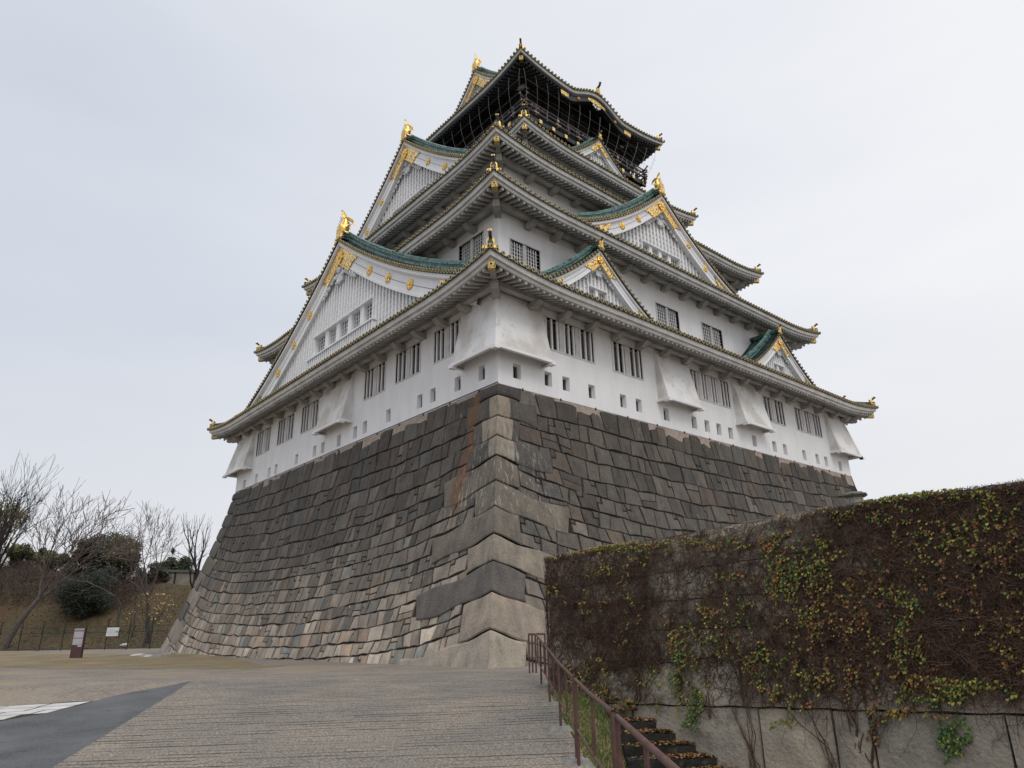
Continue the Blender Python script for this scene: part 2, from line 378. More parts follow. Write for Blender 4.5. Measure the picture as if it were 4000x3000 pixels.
    for (sx, sy) in ((0,0),(1,0),(0,1),(1,1)):
        hipm, endm, orn = MB(), MB(), MB(); capm = MB(); corner.append((hipm, capm, orn)); orns = []; corner[-1] += (orns,)
        cx = lambda v: v if not sx else W-v
        cy = lambda v: v if not sy else D-v
        dx = -1 if not sx else 1; dy = -1 if not sy else 1
        tip = Vector((cx(ex+.42), cy(ey+.42), ztip-.72)); wl = Vector((cx(lx), cy(ly), zmid-.50+soffrise-.25))
        if under:
            d = (tip-wl).normalized(); side = d.cross(Vector((0,0,1))).normalized()*.16
            hipm.bar(wl, tip, side, Vector((0,0,.22)), 1 if black else 0)
            e1_ = tip+d*.12
            capm.bar(tip-d*.45, e1_, side*1.12, Vector((0,0,.25)), 0)
            capm.disc(e1_+d*.0, d, .13, .04, 8, 1, 2, .08)
            if not black:
                cb = Vector((cx(lx-.95), cy(ly-.95), zmid-.50+soffrise*.70-.62))
                hipm.bar(Vector((cx(lx+.05), cy(ly+.05), cb.z)), cb, side*1.35, Vector((0,0,.26)), 0)
        # hip ridge on top
        pts = []
        for j in range(9):
            t = j/8; dd = lerp(0, wx-ex, t)
            z = zmid+(ztip-zmid)*(clamp(1-dd/lc)**2)*(1-t)**1.6+rise*(.8*t+.2*t*t)
            pts.append(Vector((cx(lerp(ex+.1, wx, t)), cy(lerp(ey+.1, wy, t)), z+.12+.16*(1-t)**4)))
        sd_ = Vector((dx, -dy, 0)).normalized()*.15
        for j in range(8):
            orn.bar(pts[j], pts[j+1], sd_, Vector((0,0,.17)), 0)
        orn.tube([p_+Vector((0,0,.2)) for p_ in pts], .11, 6, 0)
        spots_ = [(.06, 1.0)]+([(.42, .85)] if second else [])
        for (tt, ss) in spots_:
            endm = MB(); orns.append(endm)
            k = tt*8; i = int(k); p0 = pts[i].lerp(pts[i+1], k-i)
            o_ = Vector((dx, dy, 0)).normalized(); s_ = Vector((dx, -dy, 0)).normalized()
            # onigawara: shouldered plate with scroll feet
            prof_ = [(-.30,-.12),(-.34,.02),(-.2,.1),(-.22,.38),(-.12,.52),(.12,.52),(.22,.38),(.2,.1),(.34,.02),(.30,-.12)]
            f_ = [p0+o_*.16+s_*a*ss+Vector((0,0,b*ss)) for a, b in prof_]; g_ = [q-o_*.14 for q in f_]
            endm.face(f_, 1); endm.face(g_[::-1], 1); endm.strip(f_+[f_[0]], g_+[g_[0]], 1)
            for sg in (-1, 1): endm.tube([p0+o_*.18+s_*sg*.33*ss+Vector((0,0,.0)), p0+o_*.22+s_*sg*.42*ss+Vector((0,0,-.06)), p0+o_*.22+s_*sg*.40*ss+Vector((0,0,-.16))], .06*ss, 6, 1)
            endm.disc(p0+o_*.165+Vector((0,0,.26*ss)), o_, .12*ss, .03, 8, 1, 2, .07*ss)
            # horn tile rising outwards
            h0 = p0+Vector((0,0,.42*ss)); h1 = h0+o_*.26*ss+Vector((0,0,.10*ss)); h2 = h0+o_*.52*ss+Vector((0,0,.30*ss))
            endm.tube([h0, h1, h2], .095*ss, 8, 2); 
            endm.disc(h2, (h2-h1).normalized(), .125*ss, .05, 8, 1, 2, .075*ss)
    WM = LAQ if black else RAF
    r_ = surf.build('roof', COP, keep)
    rows.build('tile_rows', COP, r_, smooth=True)
    ends.build('tile_ends', [GOLDD, DTL], r_)
    if under:
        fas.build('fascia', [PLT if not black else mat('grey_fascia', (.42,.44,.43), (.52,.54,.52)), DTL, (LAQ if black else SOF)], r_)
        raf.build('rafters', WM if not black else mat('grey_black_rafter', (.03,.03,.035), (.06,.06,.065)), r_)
        if not black:
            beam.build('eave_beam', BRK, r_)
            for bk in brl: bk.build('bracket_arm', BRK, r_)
        for hipm, capm, orn, orns in corner:
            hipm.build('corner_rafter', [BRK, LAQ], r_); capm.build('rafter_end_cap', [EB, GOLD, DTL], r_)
    for hipm, capm, orn, orns in corner:
        orn.build('hip_ridge', [COP, DTL], r_)
        for q in orns: q.build('ridge_end_ornament', [EB, GOLD, DTL], r_)
    return r_

def rosette(T, u, o, z, r, parent, eight=True):
    b = MB(); n = 16
    c = Vector(T(u, o, z)); nr = Vector(T(0,1,0))-Vector(T(0,0,0)); ax = Vector(T(1,0,0))-Vector(T(0,0,0)); az = Vector((0,0,1))
    pet = 8 if eight else 5; N = pet*4
    rim = []; mid = []
    for j in range(N):
        t = 2*math.pi*j/N; q = abs(math.sin(pet*t/2))
        rr = r*((.86+.14*q) if eight else (.62+.38*q)); rim.append(c+(ax*math.cos(t)+az*math.sin(t))*rr+nr*.02)
        mid.append(c+(ax*math.cos(t)+az*math.sin(t))*rr*.72+nr*(.04+.05*q))
    back = [p-nr*.06 for p in rim]; inn = [c+(ax*math.cos(2*math.pi*j/N)+az*math.sin(2*math.pi*j/N))*r*.26+nr*.05 for j in range(N)]
    b.strip(back+[back[0]], rim+[rim[0]]); b.strip(rim+[rim[0]], mid+[mid[0]]); b.strip(mid+[mid[0]], inn+[inn[0]]); b.disc(c+nr*.04, nr, r*.27, .05, 10, 0)
    return b.build('rosette', GOLD, parent)

def shachi(T, u, o, z, s, parent):
    """gilded dolphin-like roof fish: head on the ridge, body rising, tail split in two prongs"""
    b = MB(); V = lambda a, c, d=0: Vector(T(u+d*s, o+a*s, z+c*s))
    fd = Vector(T(1,0,0))-Vector(T(0,0,0))
    b.tube([V(.12,.05),V(.10,.2),V(.0,.42),V(-.08,.75),V(-.1,1.05),V(-.06,1.3),V(0,1.5)], [.22*s,.36*s,.38*s,.32*s,.25*s,.19*s,.12*s], 10, 0, flat=.8, fd=fd)
    # snout and jaw
    b.tube([V(.2,.12),V(.38,.2),V(.5,.34)], [.24*s,.17*s,.06*s], 8); b.tube([V(.2,-.02),V(.4,.02),V(.5,.0)], [.18*s,.1*s,.04*s], 8)
    for d in (-.2,.2): b.tube([V(.24,.34,d),V(.27,.4,d*1.1),V(.29,.44,d*1.1)], [.08*s,.07*s,.02*s], 6)
    def fin(pts, r0, m=0): b.tube(pts, [r0*s*(1-.9*i/(len(pts)-1)) for i in range(len(pts))], 6, 0, flat=.45, fd=fd)
    # tail prongs
    for k in range(3):
        fin([V(-.02+.05*k,1.4),V(.02+.1*k,1.7),V(.16+.08*k,1.95),V(.34+.05*k,2.12-.1*k)], .15)
        fin([V(-.05,1.42-.06*k),V(-.35,1.62-.08*k),V(-.68,1.5-.1*k),V(-.9,1.14-.06*k)], .15)
    # dorsal spikes (outer side) and belly fins
    for k, (a, c) in enumerate([(.3,.55),(.24,.8),(.16,1.02),(.14,1.22)]): fin([V(a-.12,c-.08),V(a+.12,c+.02),V(a+.3,c+.2)], .12)
    for k, (a, c) in enumerate([(-.3,.6),(-.3,.85),(-.24,1.1)]): fin([V(a+.1,c),V(a-.12,c+.06),V(a-.3,c-.06)], .11)
    for d in (-.3,.3): fin([V(.05,.45,d),V(-.1,.6,d*1.8),V(-.3,.62,d*2.3)], .13)
    # base block
    b.fb(T, u-.3*s, u+.3*s, o-.55*s, o+.2*s, z-.08*s, z+.10*s)
    return b.build('roof_fish_finial', GOLD, parent, smooth=True)

def oni_plate(T, u, o, z, s, parent):
    b = MB()
    P_ = [(-.36,0),(-.44,.12),(-.38,.32),(-.40,.95),(-.24,1.25),(.24,1.25),(.40,.95),(.38,.32),(.44,.12),(.36,0)]
    f_ = [T(u+a*s, o, z+c*s) for a, c in P_]; g_ = [T(u+a*s, o-.22*s, z+c*s) for a, c in P_]
    b.face(f_, 0); b.face(g_[::-1], 0); b.strip(f_+[f_[0]], g_+[g_[0]], 0)
    i_ = [T(u+a*.68*s, o+.012, z+(.16+c*.76)*s) for a, c in P_]; b.face(i_, 1)
    for sg in (-1, 1): b.tube([T(u+sg*.36*s,o-.08*s,z+.1*s),T(u+sg*.5*s,o-.06*s,z-.05*s),T(u+sg*.44*s,o-.06*s,z-.22*s)], [.12*s,.12*s,.05*s], 6, 0)
    return b.build('ridge_end_plate', [GOLD, FIL], parent)

def gable(T, uc, ov, zp, k1, k2, hw, ob, bd, zb, sc, ros, win=None, fish=False, name='gable', bars=.46, nkud=1, carve=1.0, foot=None, black=False, obr=None, olv=None):
    """gable dormer. ov: outward position of the verge, ob: how far back the roof runs, bd: depth of bargeboard, zb: bottom of the lattice"""
    amax = k1/(2*k2)*.98 if k2 else 99
    def drop(a):
        a_ = min(a, amax); return k1*a_-k2*a_*a_+max(0, a-amax)*.1
    def zc(u): return zp-drop(abs(u-uc))
    NS = 22
    us = [uc+hw*(k/NS) for k in range(-NS, NS+1)]
    surf, rows, ends, wh, latt = MB(), MB(), MB(), MB(), MB()
    surf.strip([T(u, ov, zc(u)) for u in us], [T(u, ob, zc(u)) for u in us])
    surf.strip([T(u, ov-.1, zc(u)-.14) for u in us], [T(u, ob, zc(u)-.14) for u in us])
    # verge: short rows of tiles with round ends along the edge
    for sg in (-1, 1):
        a = .1; 
        while a < hw:
            u = uc+sg*a
            rows.tube([T(u, ov+.03, zc(u)+.05), T(u, ov-.85, zc(u)+.06)], .095, 6, 0, cap=False)
            ends.disc(T(u, ov+.03, zc(u)+.03), Vector(T(0,1,0))-Vector(T(0,0,0)), .135*min(1,sc+.25), .05, 8, 0, 1, .085*min(1,sc+.25))
            du = .38/math.sqrt(1+(k1-2*k2*a)**2) if a < amax else .38
            a += du
        uu = [uc+sg*hw*k/NS for k in range(NS+1)]
        ends.strip([T(u, ov, zc(u)+.02) for u in uu], [T(u, ov, zc(u)-.13) for u in uu], 1)
        # main slope rows running down
        o = ov-1.0
        while o > ob:
            rows.tube([T(u, o, zc(u)+.04) for u in uu[::2]], .09, 5, 0, cap=False); o -= .42
        # descending ridges along the verge
        for q in range(nkud):
            oo = ov-.95-q*.75
            kf = 1.75 if nkud == 2 or fish else 1.1
            for (zz, hh, ww, mi) in ((.06*kf,.16*kf,.2,0),(.22*kf,.10*kf,.26,1),(.32*kf,.12*kf,.18,0),(.44*kf,.08*kf,.22,1)):
                if q and zz > .3*kf: continue
                A = [T(u, oo+ww, zc(u)+zz) for u in uu]; B = [T(u, oo+ww, zc(u)+zz+hh) for u in uu]
                C_ = [T(u, oo-ww, zc(u)+zz+hh) for u in uu]; D_ = [T(u, oo-ww, zc(u)+zz) for u in uu]
                rows.strip(A, B, mi); rows.strip(B, C_, mi); rows.strip(C_, D_, mi)
                rows.strip(D_, A, mi)
            rows.tube([T(u, oo, zc(u)+(.58 if not q else .38)*kf) for u in uu], .1, 6, 1)
    # main ridge
    rb = ob if obr is None else obr
    rz = zp+.08
    for (z0, z1, hwid, mi) in ((0,.22,.30,0),(.22,.32,.36,1),(.32,.5,.26,0),(.5,.58,.33,1)):
        rows.fb(T, uc-hwid*sc-.06, uc+hwid*sc+.06, rb, ov-.12, rz+z0*sc, rz+z1*sc, mi)
    rows.tube([T(uc, ov-.1, rz+.66*sc), T(uc, rb, rz+.66*sc)], .13*sc+.03, 8, 1)
    # bargeboards in stepped layers, following the curve
    def band(d0, d1, o0, o1, mi=0, h=hw):
        for sg in (-1, 1):
            uu = [uc+sg*h*k/NS for k in range(NS+1)]
            A = [T(u, o0, zc(u)-d0) for u in uu]; B = [T(u, o0, zc(u)-d1) for u in uu]; C_ = [T(u, o1, zc(u)-d1) for u in uu]; E_ = [T(u, o1, zc(u)-d0) for u in uu]
            wh.strip(A, B, mi); wh.strip(B, C_, mi); wh.strip(E_, A, mi)
    t1 = .13; t2 = t1+.22*sc+.06
    band(t1, t2, ov-.08, ov-.5, 0)
    band(t2, t2+.08*sc, ov-.16, ov-.5, 0)
    band(t2+.08*sc, bd-.22*sc, ov-.30*sc-.05, ov-.75, 0)
    gm = (t2+bd)/2
    band(gm-.03*sc, gm+.02*sc, ov-.30*sc-.038, ov-.5, 1)
    band(bd-.22*sc, bd, ov-.24*sc-.05, ov-.75, 0)
    # lattice field
    ol = ov-.75*sc-.28 if olv is None else olv
    N2 = 40; hwl = hw
    top = [T(uc+hwl*k/N2, ol, zc(uc+hwl*k/N2)-.2) for k in range(-N2, N2+1)]
    botl = [T(uc+hwl*k/N2, ol, min(zb, zc(uc+hwl*k/N2)-.25)) for k in range(-N2, N2+1)]
    if not win: latt.strip(top, botl, 1)
    else:
        u0, u1, z0, z1, nb = win
        for k in range(-N2, N2):
            ua, ub = uc+hwl*k/N2, uc+hwl*(k+1)/N2; um = (ua+ub)/2
            za, zbb = zc(ua)-.2, zc(ub)-.2; la, lb = min(zb, za-.05), min(zb, zbb-.05)
            if u0 < um < u1:
                latt.face([T(ua,ol,z1),T(ub,ol,z1),T(ub,ol,zbb),T(ua,ol,za)], 1)
                if z0 > zb: latt.face([T(ua,ol,la),T(ub,ol,lb),T(ub,ol,z0),T(ua,ol,z0)], 1)
            else: latt.face([T(ua,ol,la),T(ub,ol,lb),T(ub,ol,zbb),T(ua,ol,za)], 1)
    a = bars/2; 
    rects = (lambda u, z: win and (win[0]-.12 < u < win[1]+.12) and (win[2]-.1 < z < win[3]+.1))
    for sg in (-1, 1):
        a = bars/2
        while a < hwl:
            u = uc+sg*a; zt_ = zc(u)-bd+.1
            segs = [(zb, zt_)]
            if win and win[0]-.1 < u < win[1]+.1: segs = [(zb, win[2]-.1), (win[3]+.1, zt_)]
            for (q0, q1) in segs:
                if q1-q0 > .05: latt.fb(T, u-.10*min(1,bars/.42), u+.10*min(1,bars/.42), ol+.003, ol+.15*sc+.03, q0, q1, 0)
            a += bars
    z = zb+.1
    while z < zp-bd:
        # half width at that height
        h = 0
        for q in range(60):
            if zc(uc+hwl*q/60)-bd+.1 > z: h = hwl*q/60
        segs = [(uc-h, uc+h)]
        if win and win[2]-.2 < z < win[3]+.2: segs = [(uc-h, win[0]-.1), (win[1]+.1, uc+h)]
        for (q0, q1) in segs:
            if q1-q0 > .2: latt.fb(T, q0, q1, ol+.002, ol+.08*sc+.01, z, z+.2*bars/.46, 2)
        z += .46*bars/.46
    g = surf.build(name, COP, keep)
    rows.build('ridge_tiles', [COP, COPB], g, smooth=False)
    ends.build('tile_ends', [GOLDD, DTL], g)
    wh.build('bargeboard', [mat('green_white_board', (.60,.64,.62), (.76,.78,.77), .8, scale=2), mat('board_groove', (.2,.21,.22))] if black else [PL, mat('board_groove', (.22,.23,.25))], g)
    latt.build('lattice', [PL, mat('lattice_ground', (.50,.51,.53), (.56,.57,.59)), PLT], g)
    # windows
    if win:
        u0, u1, z0, z1, nb = win
        b = MB(); od = ol-.35
        b.face([T(u0,od,z0),T(u1,od,z0),T(u1,od,z1),T(u0,od,z1)], 1)
        fw = .09
        for (a0, a1, c0, c1) in ((u0-fw,u0,z0-fw,z1+fw),(u1,u1+fw,z0-fw,z1+fw),(u0,u1,z1,z1+fw),(u0,u1,z0-fw,z0)): b.fb(T, a0, a1, od, ol+.17*sc+.04, c0, c1, 0)
        mw = (u1-u0)/nb*.30
        for k in range(1, nb):
            uq = u0+(u1-u0)*k/nb; b.fb(T, uq-mw/2, uq+mw/2, od, ol+.0, z0, z1, 0)
        for k in range(nb):
            a0 = u0+(u1-u0)*k/nb+(mw/2 if k else 0); a1 = u0+(u1-u0)*(k+1)/nb-(mw/2 if k < nb-1 else 0)
            for q in range(1, 4): b.fb(T, lerp(a0,a1,q/4)-.028, lerp(a0,a1,q/4)+.028, od+.08, od+.13, z0, z1, 0)
            nz_ = max(3, int((z1-z0)/.3))
            for q in range(1, nz_): b.fb(T, a0, a1, od+.075, od+.105, lerp(z0,z1,q/nz_)-.016, lerp(z0,z1,q/nz_)+.016, 0)
        b.build('window', [PL, GLS], g)
    # gilded apex fitting
    b = MB(); ext = 3.0*sc
    og = ov-.24*sc-.02; 
    for sg in (-1, 1):
        A = []; B = []; K = 22
        for k in range(K+1):
            a = ext*k/K; u = uc+sg*a
            d0 = t2+.1*sc
            if a < ext*.55: d1 = bd*1.04
            else: d1 = bd*1.04
            # outer arm forks: upper tongue longer than the lower one
            A.append(T(u, og, zc(u)-d0)); 
            f = a/ext
            jag = .09*sc*math.sin(k*2.6)
            d1 = bd*1.05 if f < .62 else lerp(bd*1.05, d0+.1, clamp((f-.62)/.38)**.5)+jag
            B.append(T(u, og, zc(u)-max(d0+.02, d1)))
        b.strip(A, B, 1)
        A2 = [Vector(p)+Vector(T(0,.03,0))-Vector(T(0,0,0)) for p in B[:15]]; b.tube(A2, .05*sc+.01, 5, 0)
        # foot fittings
        if foot:
            A = []; B = []
            for k in range(9):
                a = foot-.1+(-1.9*sc)*(1-k/8); u = uc+sg*a
                A.append(T(u, og, zc(u)-t2-.05)); B.append(T(u, og, zc(u)-t2-.05-(bd-t2)*.95*(k/8)**.7-.06*sc*abs(math.sin(k*2.1))))
            b.strip(A, B, 1)
    b.build('gilded_apex_fitting', [GOLD, FIL], g)
    rosette(T, uc, og+.05, zp-bd*.78, .62*sc, g)
    for (a, five) in ros:
        for sg in (-1, 1): rosette(T, uc+sg*a, ov-.30*sc+.0, zc(uc+a)-(t2+bd)/2, .40*sc, g, not five)
    # white carving (a pendant of scrolls) below the apex
    b = MB(); oc = ol+.22*sc+.08; zt_ = zp-bd-.1*sc; s = sc*carve
    P_ = [(-.0,.2),(-.34,-.3),(-.3,-.75),(-.42,-1.15),(-.3,-1.6),(-.12,-1.5),(0,-1.85),(.12,-1.5),(.3,-1.6),(.42,-1.15),(.3,-.75),(.34,-.3)]
    f_ = [T(uc+a*s*1.3, oc+.1, zt_+c*s) for a, c in P_]; g_ = [T(uc+a*s*1.3, oc-.2*sc, zt_+c*s) for a, c in P_]
    b.face(f_); b.strip(f_+[f_[0]], g_+[g_[0]])
    def spiral(cu, cz, r, turns, dr, ph):
        pts = []
        for k in range(int(turns*8)+1):
            t = ph+dr*k*math.pi/4; rr = r*(1-.8*k/(turns*8)); pts.append(T(uc+cu+math.cos(t)*rr, oc+.12, zt_+cz+math.sin(t)*rr))
        b.tube(pts, [.075*s]*len(pts), 5)
    for sg in (-1, 1):
        for (cu, cz, r) in ((.62,-.35,.26),(.55,-.95,.22),(.34,-1.5,.2),(.98,-.62,.22),(1.3,-.98,.24),(1.75,-1.25,.22),(2.2,-1.62,.24),(2.6,-1.85,.16)):
            zz = cz if cu < .9 else -(drop(cu*s)/s)-.16
            spiral(sg*cu*s, zz*s, r*s, 1.6, -sg, math.pi/2*(1-sg))
            b.disc(T(uc+sg*cu*s, oc+.02, zt_+zz*s), Vector(T(0,1,0))-Vector(T(0,0,0)), r*s*1.02, .05, 9)
    rosz = zt_-.55*s
    for k in range(6):
        t = k*math.pi/3; b.tube([T(uc, oc+.14, rosz), T(uc+.26*s*math.cos(t), oc+.2, rosz+.26*s*math.sin(t))], [.06*s,.1*s], 6)
    b.tube([T(uc, oc+.1, rosz), T(uc, oc+.42*s, rosz-.02)], [.09*s,.05*s], 8)
    b.build('carved_pendant', CARV, g, smooth=False)
    if fish:
        oni_plate(T, uc, ov+.02, zp+.12*sc, sc, g)
        shachi(T, uc, ov-.5*sc, zp+.78*sc, sc*1.0, g)
    else:
        oni_plate(T, uc, ov+.05, zp+.1, sc, g)
        b = MB(); b.tube([T(uc, ov-.1, zp+1.1*sc), T(uc, ov+.12, zp+1.35*sc), T(uc, ov+.2, zp+1.6*sc)], .13*sc, 8)
        b.disc(T(uc, ov+.2, zp+1.6*sc), Vector(T(0,.45,0))-Vector(T(0,0,0))+Vector((0,0,1)), .16*sc, .05, 8, 1)
        b.build('horn_tile', [DTL, GOLD], g)
    return g
# floors
NB = 90
def wall_with_holes(T, L, o, z0, z1, holes, b, u_a=0, u_b=None, depth=.45, m=0, mh=1):
    """wall sheet on plane o with rectangular recessed holes (u0,u1,za,zb)"""
    u_b = L if u_b is None else u_b
    us = sorted(set([u_a, u_b]+[h[0] for h in holes]+[h[1] for h in holes])); zs = sorted(set([z0, z1]+[h[2] for h in holes]+[h[3] for h in holes]))
    for i in range(len(us)-1):
        for j in range(len(zs)-1):
            uc, zc_ = (us[i]+us[i+1])/2, (zs[j]+zs[j+1])/2
            if any(h[0] < uc < h[1] and h[2] < zc_ < h[3] for h in holes): continue
            b.face([T(us[i],o,zs[j]),T(us[i+1],o,zs[j]),T(us[i+1],o,zs[j+1]),T(us[i],o,zs[j+1])], m)
    for h in holes:
        u0, u1, za, zb = h[:4]; q = h[4] if len(h) > 4 else 0     # q: chamfer (reveal narrows inwards)
        F_ = [T(u0,o,za),T(u1,o,za),T(u1,o,zb),T(u0,o,zb)]
        G_ = [T(u0+q,o-depth,za+q*.2),T(u1-q,o-depth,za+q*.2),T(u1-q,o-depth,zb-q),T(u0+q,o-depth,zb-q)]
        b.strip(F_+[F_[0]], G_+[G_[0]], m); b.face(G_, mh if not q else 2)

def barred_window(T, o, u0, u1, z0, z1, bays, nbar=3, style='bars'):
    f = MB()
    fw, pr = .09, .035
    for (a0,a1,c0,c1) in ((u0-fw,u0,z0-fw,z1+fw),(u1,u1+fw,z0-fw,z1+fw),(u0,u1,z1,z1+fw),(u0,u1,z0-fw,z0)): f.fb(T, a0, a1, o-.3, o+pr, c0, c1, 0)
    mw = .34 if style == 'bars' else .3
    g = MB()
    for k in range(bays):
        a0 = u0+(u1-u0)*k/bays+(mw/2 if k else 0); a1 = u0+(u1-u0)*(k+1)/bays-(mw/2 if k < bays-1 else 0)
        if k: f.fb(T, a0-mw, a0, o-.3, o-.03, z0, z1, 0)
        if style == 'bars':
            for q in range(nbar):
                uq = lerp(a0, a1, (q+.5+.18*(q-1))/nbar) if nbar == 3 else lerp(a0, a1, (q+.5)/nbar)
                g.fb(T, uq-.062, uq+.062, o-.15, o-.05, z0, z1, 0)
        else:
            for q in range(1, 5): g.fb(T, lerp(a0,a1,q/5)-.027, lerp(a0,a1,q/5)+.027, o-.14, o-.10, z0, z1, 0)
            nz_ = int((z1-z0)/.26)
            for q in range(1, nz_): g.fb(T, a0, a1, o-.145, o-.105, lerp(z0,z1,q/nz_)-.014, lerp(z0,z1,q/nz_)+.014, 0)
    w_ = f.build('window', PLT, keep); g.build('window_bars' if style == 'bars' else 'window_grid', [PL], w_)
    return w_

Rw = [(3.65,7.7,16.9,18.88,3),(9.52,12.35,16.82,18.84,2),(17.75,22.5,16.8,18.8,4),(27.5,30.4,16.8,18.75,2),(32.4,36.6,16.8,18.72,3)]
Lw = [(3.5,6.08,16.92,18.92,2),(7.68,10.55,16.85,18.87,2),(11.98,14.7,16.8,18.85,2),(22.08,24.95,16.65,18.8,2),(26.6,29.65,16.65,18.75,2),(31.4,34.3,16.6,18.72,2)]
Rl = [(1.37,14.89),(3.75,14.97),(5.18,14.98),(7.36,14.95),(10.22,14.92),(11.74,14.92),(14.56,14.84),(17.66,14.83),(19.19,14.82),(20.65,14.83),(22.13,14.78),(25.3,14.7),(28.19,14.7),(29.81,14.71),(32.86,14.68),(35.07,14.66),(36.62,14.65),(39.13,14.57)]
Ll = [(1.41,14.91),(3.66,14.9),(6.2,14.88),(7.62,14.86),(11.35,14.85),(14.44,14.77),(15.82,14.7),(18.23,14.62),(20.78,14.63),(22.19,14.63),(25.44,14.6),(29.47,14.54),(30.91,14.52),(33.72,14.44),(36.5,14.38)]
b = MB()
for T, L, wn, lp in ((TS, W, Rw, Rl), (TW, D, Lw, Ll)):
    holes = [(a, c, z0, z1, 0) for a, c, z0, z1, n in wn]+[(u-.29, u+.29, z-.45, z+.42, .06) for u, z in lp]
    wall_with_holes(T, L, 0, 14, 20.6, holes, b)
for T, L in ((TE, D), (TN, W)): wall_with_holes(T, L, 0, 14, 20.6, [], b)
b.fb(TS, 0, W, -D, 0, 13.9, 14.0, 0)
wall1 = b.build('wall', [PL, WBK, VOID], keep)
for T, wn in ((TS, Rw), (TW, Lw)):
    for a, c, z0, z1, n in wn: barred_window(T, 0, a, c, z0, z1, n)
for T, lp in ((TS, Rl), (TW, Ll)):
    for u, z in lp:
        f = MB(); u0, u1, z0, z1 = u-.22, u+.22, z-.42, z+.35
        for (a0,a1,c0,c1) in ((u0-.03,u0,z0,z1),(u1,u1+.03,z0,z1),(u0,u1,z1-.03,z1),(u0,u1,z0-.0,z0+.04)): f.fb(T, a0, a1, -.44, -.28, c0, c1, 1)
        for q in (-.055, .055): f.fb(T, u+q-.012, u+q+.012, -.40, -.375, z0, z1, 0)
        f.build('loophole', [PLT, mat('loophole_frame', (.16,.15,.14), (.24,.23,.22)) if 'loophole_frame' not in bpy.data.materials else bpy.data.materials['loophole_frame']], keep)

# stone-dropping bays: sloped hoods under the eaves
def hood(segs, caps):
    """segs: list of (T,u0,u1) ; section in (o,z)"""
    b = MB(); zt_, zb_, oo = 19.35, 15.72, .86
    for (T, u0, u1, x0, x1) in segs:     # x0,x1: end flags -> closed cheek (True) or mitre (outward extension)
        e0 = 0 if x0 else oo; e1 = 0 if x1 else oo
        N = 6; 
        for k in range(N):
            t0, t1 = k/N, (k+1)/N
            c = lambda t: .05+(oo-.05)*t
            b.face([T(u0-(0 if x0 else c(t0)), c(t0), lerp(zt_,zb_,t0)), T(u1+(0 if x1 else c(t0)), c(t0), lerp(zt_,zb_,t0)), T(u1+(0 if x1 else c(t1)), c(t1), lerp(zt_,zb_,t1)), T(u0-(0 if x0 else c(t1)), c(t1), lerp(zt_,zb_,t1))], 0)
        a0, a1 = u0-e0, u1+e1
        # bottom lip
        lip = [(oo+.0,zb_),(oo+.06,zb_),(oo+.06,zb_-.17),(oo-.14,zb_-.17),(oo-.14,zb_)]
        for q in range(len(lip)-1):
            o0, z0 = lip[q]; o1, z1 = lip[q+1]
            ea = (lambda o: 0.03 if x0 else o); eb = (lambda o: 0.03 if x1 else o)
            b.face([T(u0-ea(o0),o0,z0),T(u1+eb(o0),o0,z0),T(u1+eb(o1),o1,z1),T(u0-ea(o1),o1,z1)], 1)
        for (flag, u, sg) in ((x0, u0, -1), (x1, u1, 1)):
            if flag:
                b.face([T(u,0,zt_),T(u,.05,zt_),T(u,oo,zb_),T(u,oo,zb_-.1),T(u,0,zb_-.1)], 0)
                b.fb(T, u-.0 if sg > 0 else u-.14, u+.14 if sg > 0 else u, .0, oo+.04, zb_-.2, zb_-.04, 1)
                uc = u-sg*.02; b.fb(T, uc-.14, uc+.14, oo-.26, oo+.16, zb_-.30, zb_-.10, 1)
        if not (x0 and x1) and T in (TS, TE, TN) and not (T is TN and len(segs) == 2 and segs[0][0] is TS):
            c_ = u0 if not x0 else u1; s = -1 if not x0 else 1
            b.fb(T, c_+s*oo-.16, c_+s*oo+.16, oo-.16, oo+.17, zb_-.31, zb_-.11, 1)
    return b.build('stone_dropping_bay', [PLD, PL], keep)
hood([(TS,0,3.3,False,True),(TW,0,3.08,False,True)], None)
hood([(TW,16.4,20.55,True,True)], None)
hood([(TW,34.95,D,True,False),(TN,0,3.2,False,True)], None)
hood([(TS,13.8,17.45,True,True)], None)
hood([(TS,23.05,26.7,True,True)], None)
hood([(TS,37.7,W,True,False),(TE,0,3.2,False,True)], None)

roof1 = roof(-2.41, -2.41, 19.62, 20.2, 0, 0, 2.45, 2.75, 22.3, second=True)
# second storey
b = MB()
R2w = [(3.44,6.0,23.5,25.35,2),(18.3,21.1,23.3,25.3,2),(24.3,27.15,23.3,25.3,2),(34.2,36.8,23.3,25.3,2)]
L2w = [(4.3,6.95,23.9,26.3,2)]
wall_with_holes(TS, W, -2.75, 21.5, 28.6, [(a,c,z0,z1) for a,c,z0,z1,n in R2w], b, 2.45, W-2.45)
wall_with_holes(TW, D, -2.45, 21.5, 28.6, [(a,c,z0,z1) for a,c,z0,z1,n in L2w], b, 2.75, D-2.75)
wall_with_holes(TE, D, -2.45, 21.5, 28.6, [], b, 2.75, D-2.75); wall_with_holes(TN, W, -2.75, 21.5, 28.6, [], b, 2.45, W-2.45)
b.build('wall', [PL, GLS], keep)
for a,c,z0,z1,n in R2w: barred_window(TS, -2.75, a, c, z0, z1, n, style='grid')
for a,c,z0,z1,n in L2w: barred_window(TW, -2.45, a, c, z0, z1, n, style='grid')
roof2 = roof(.21, .45, 27.32, 27.95, 2.45, 2.75, 5.5, 6.05, 30.1)
walls('wall', 5.5, 6.05, 29.4, 35.6)
roof3 = roof(3.14, 3.72, 34.22, 34.85, 5.5, 6.05, 10.9, 9.1, 37.5)
walls('wall', 10.9, 9.1, 36.6, 41.6)
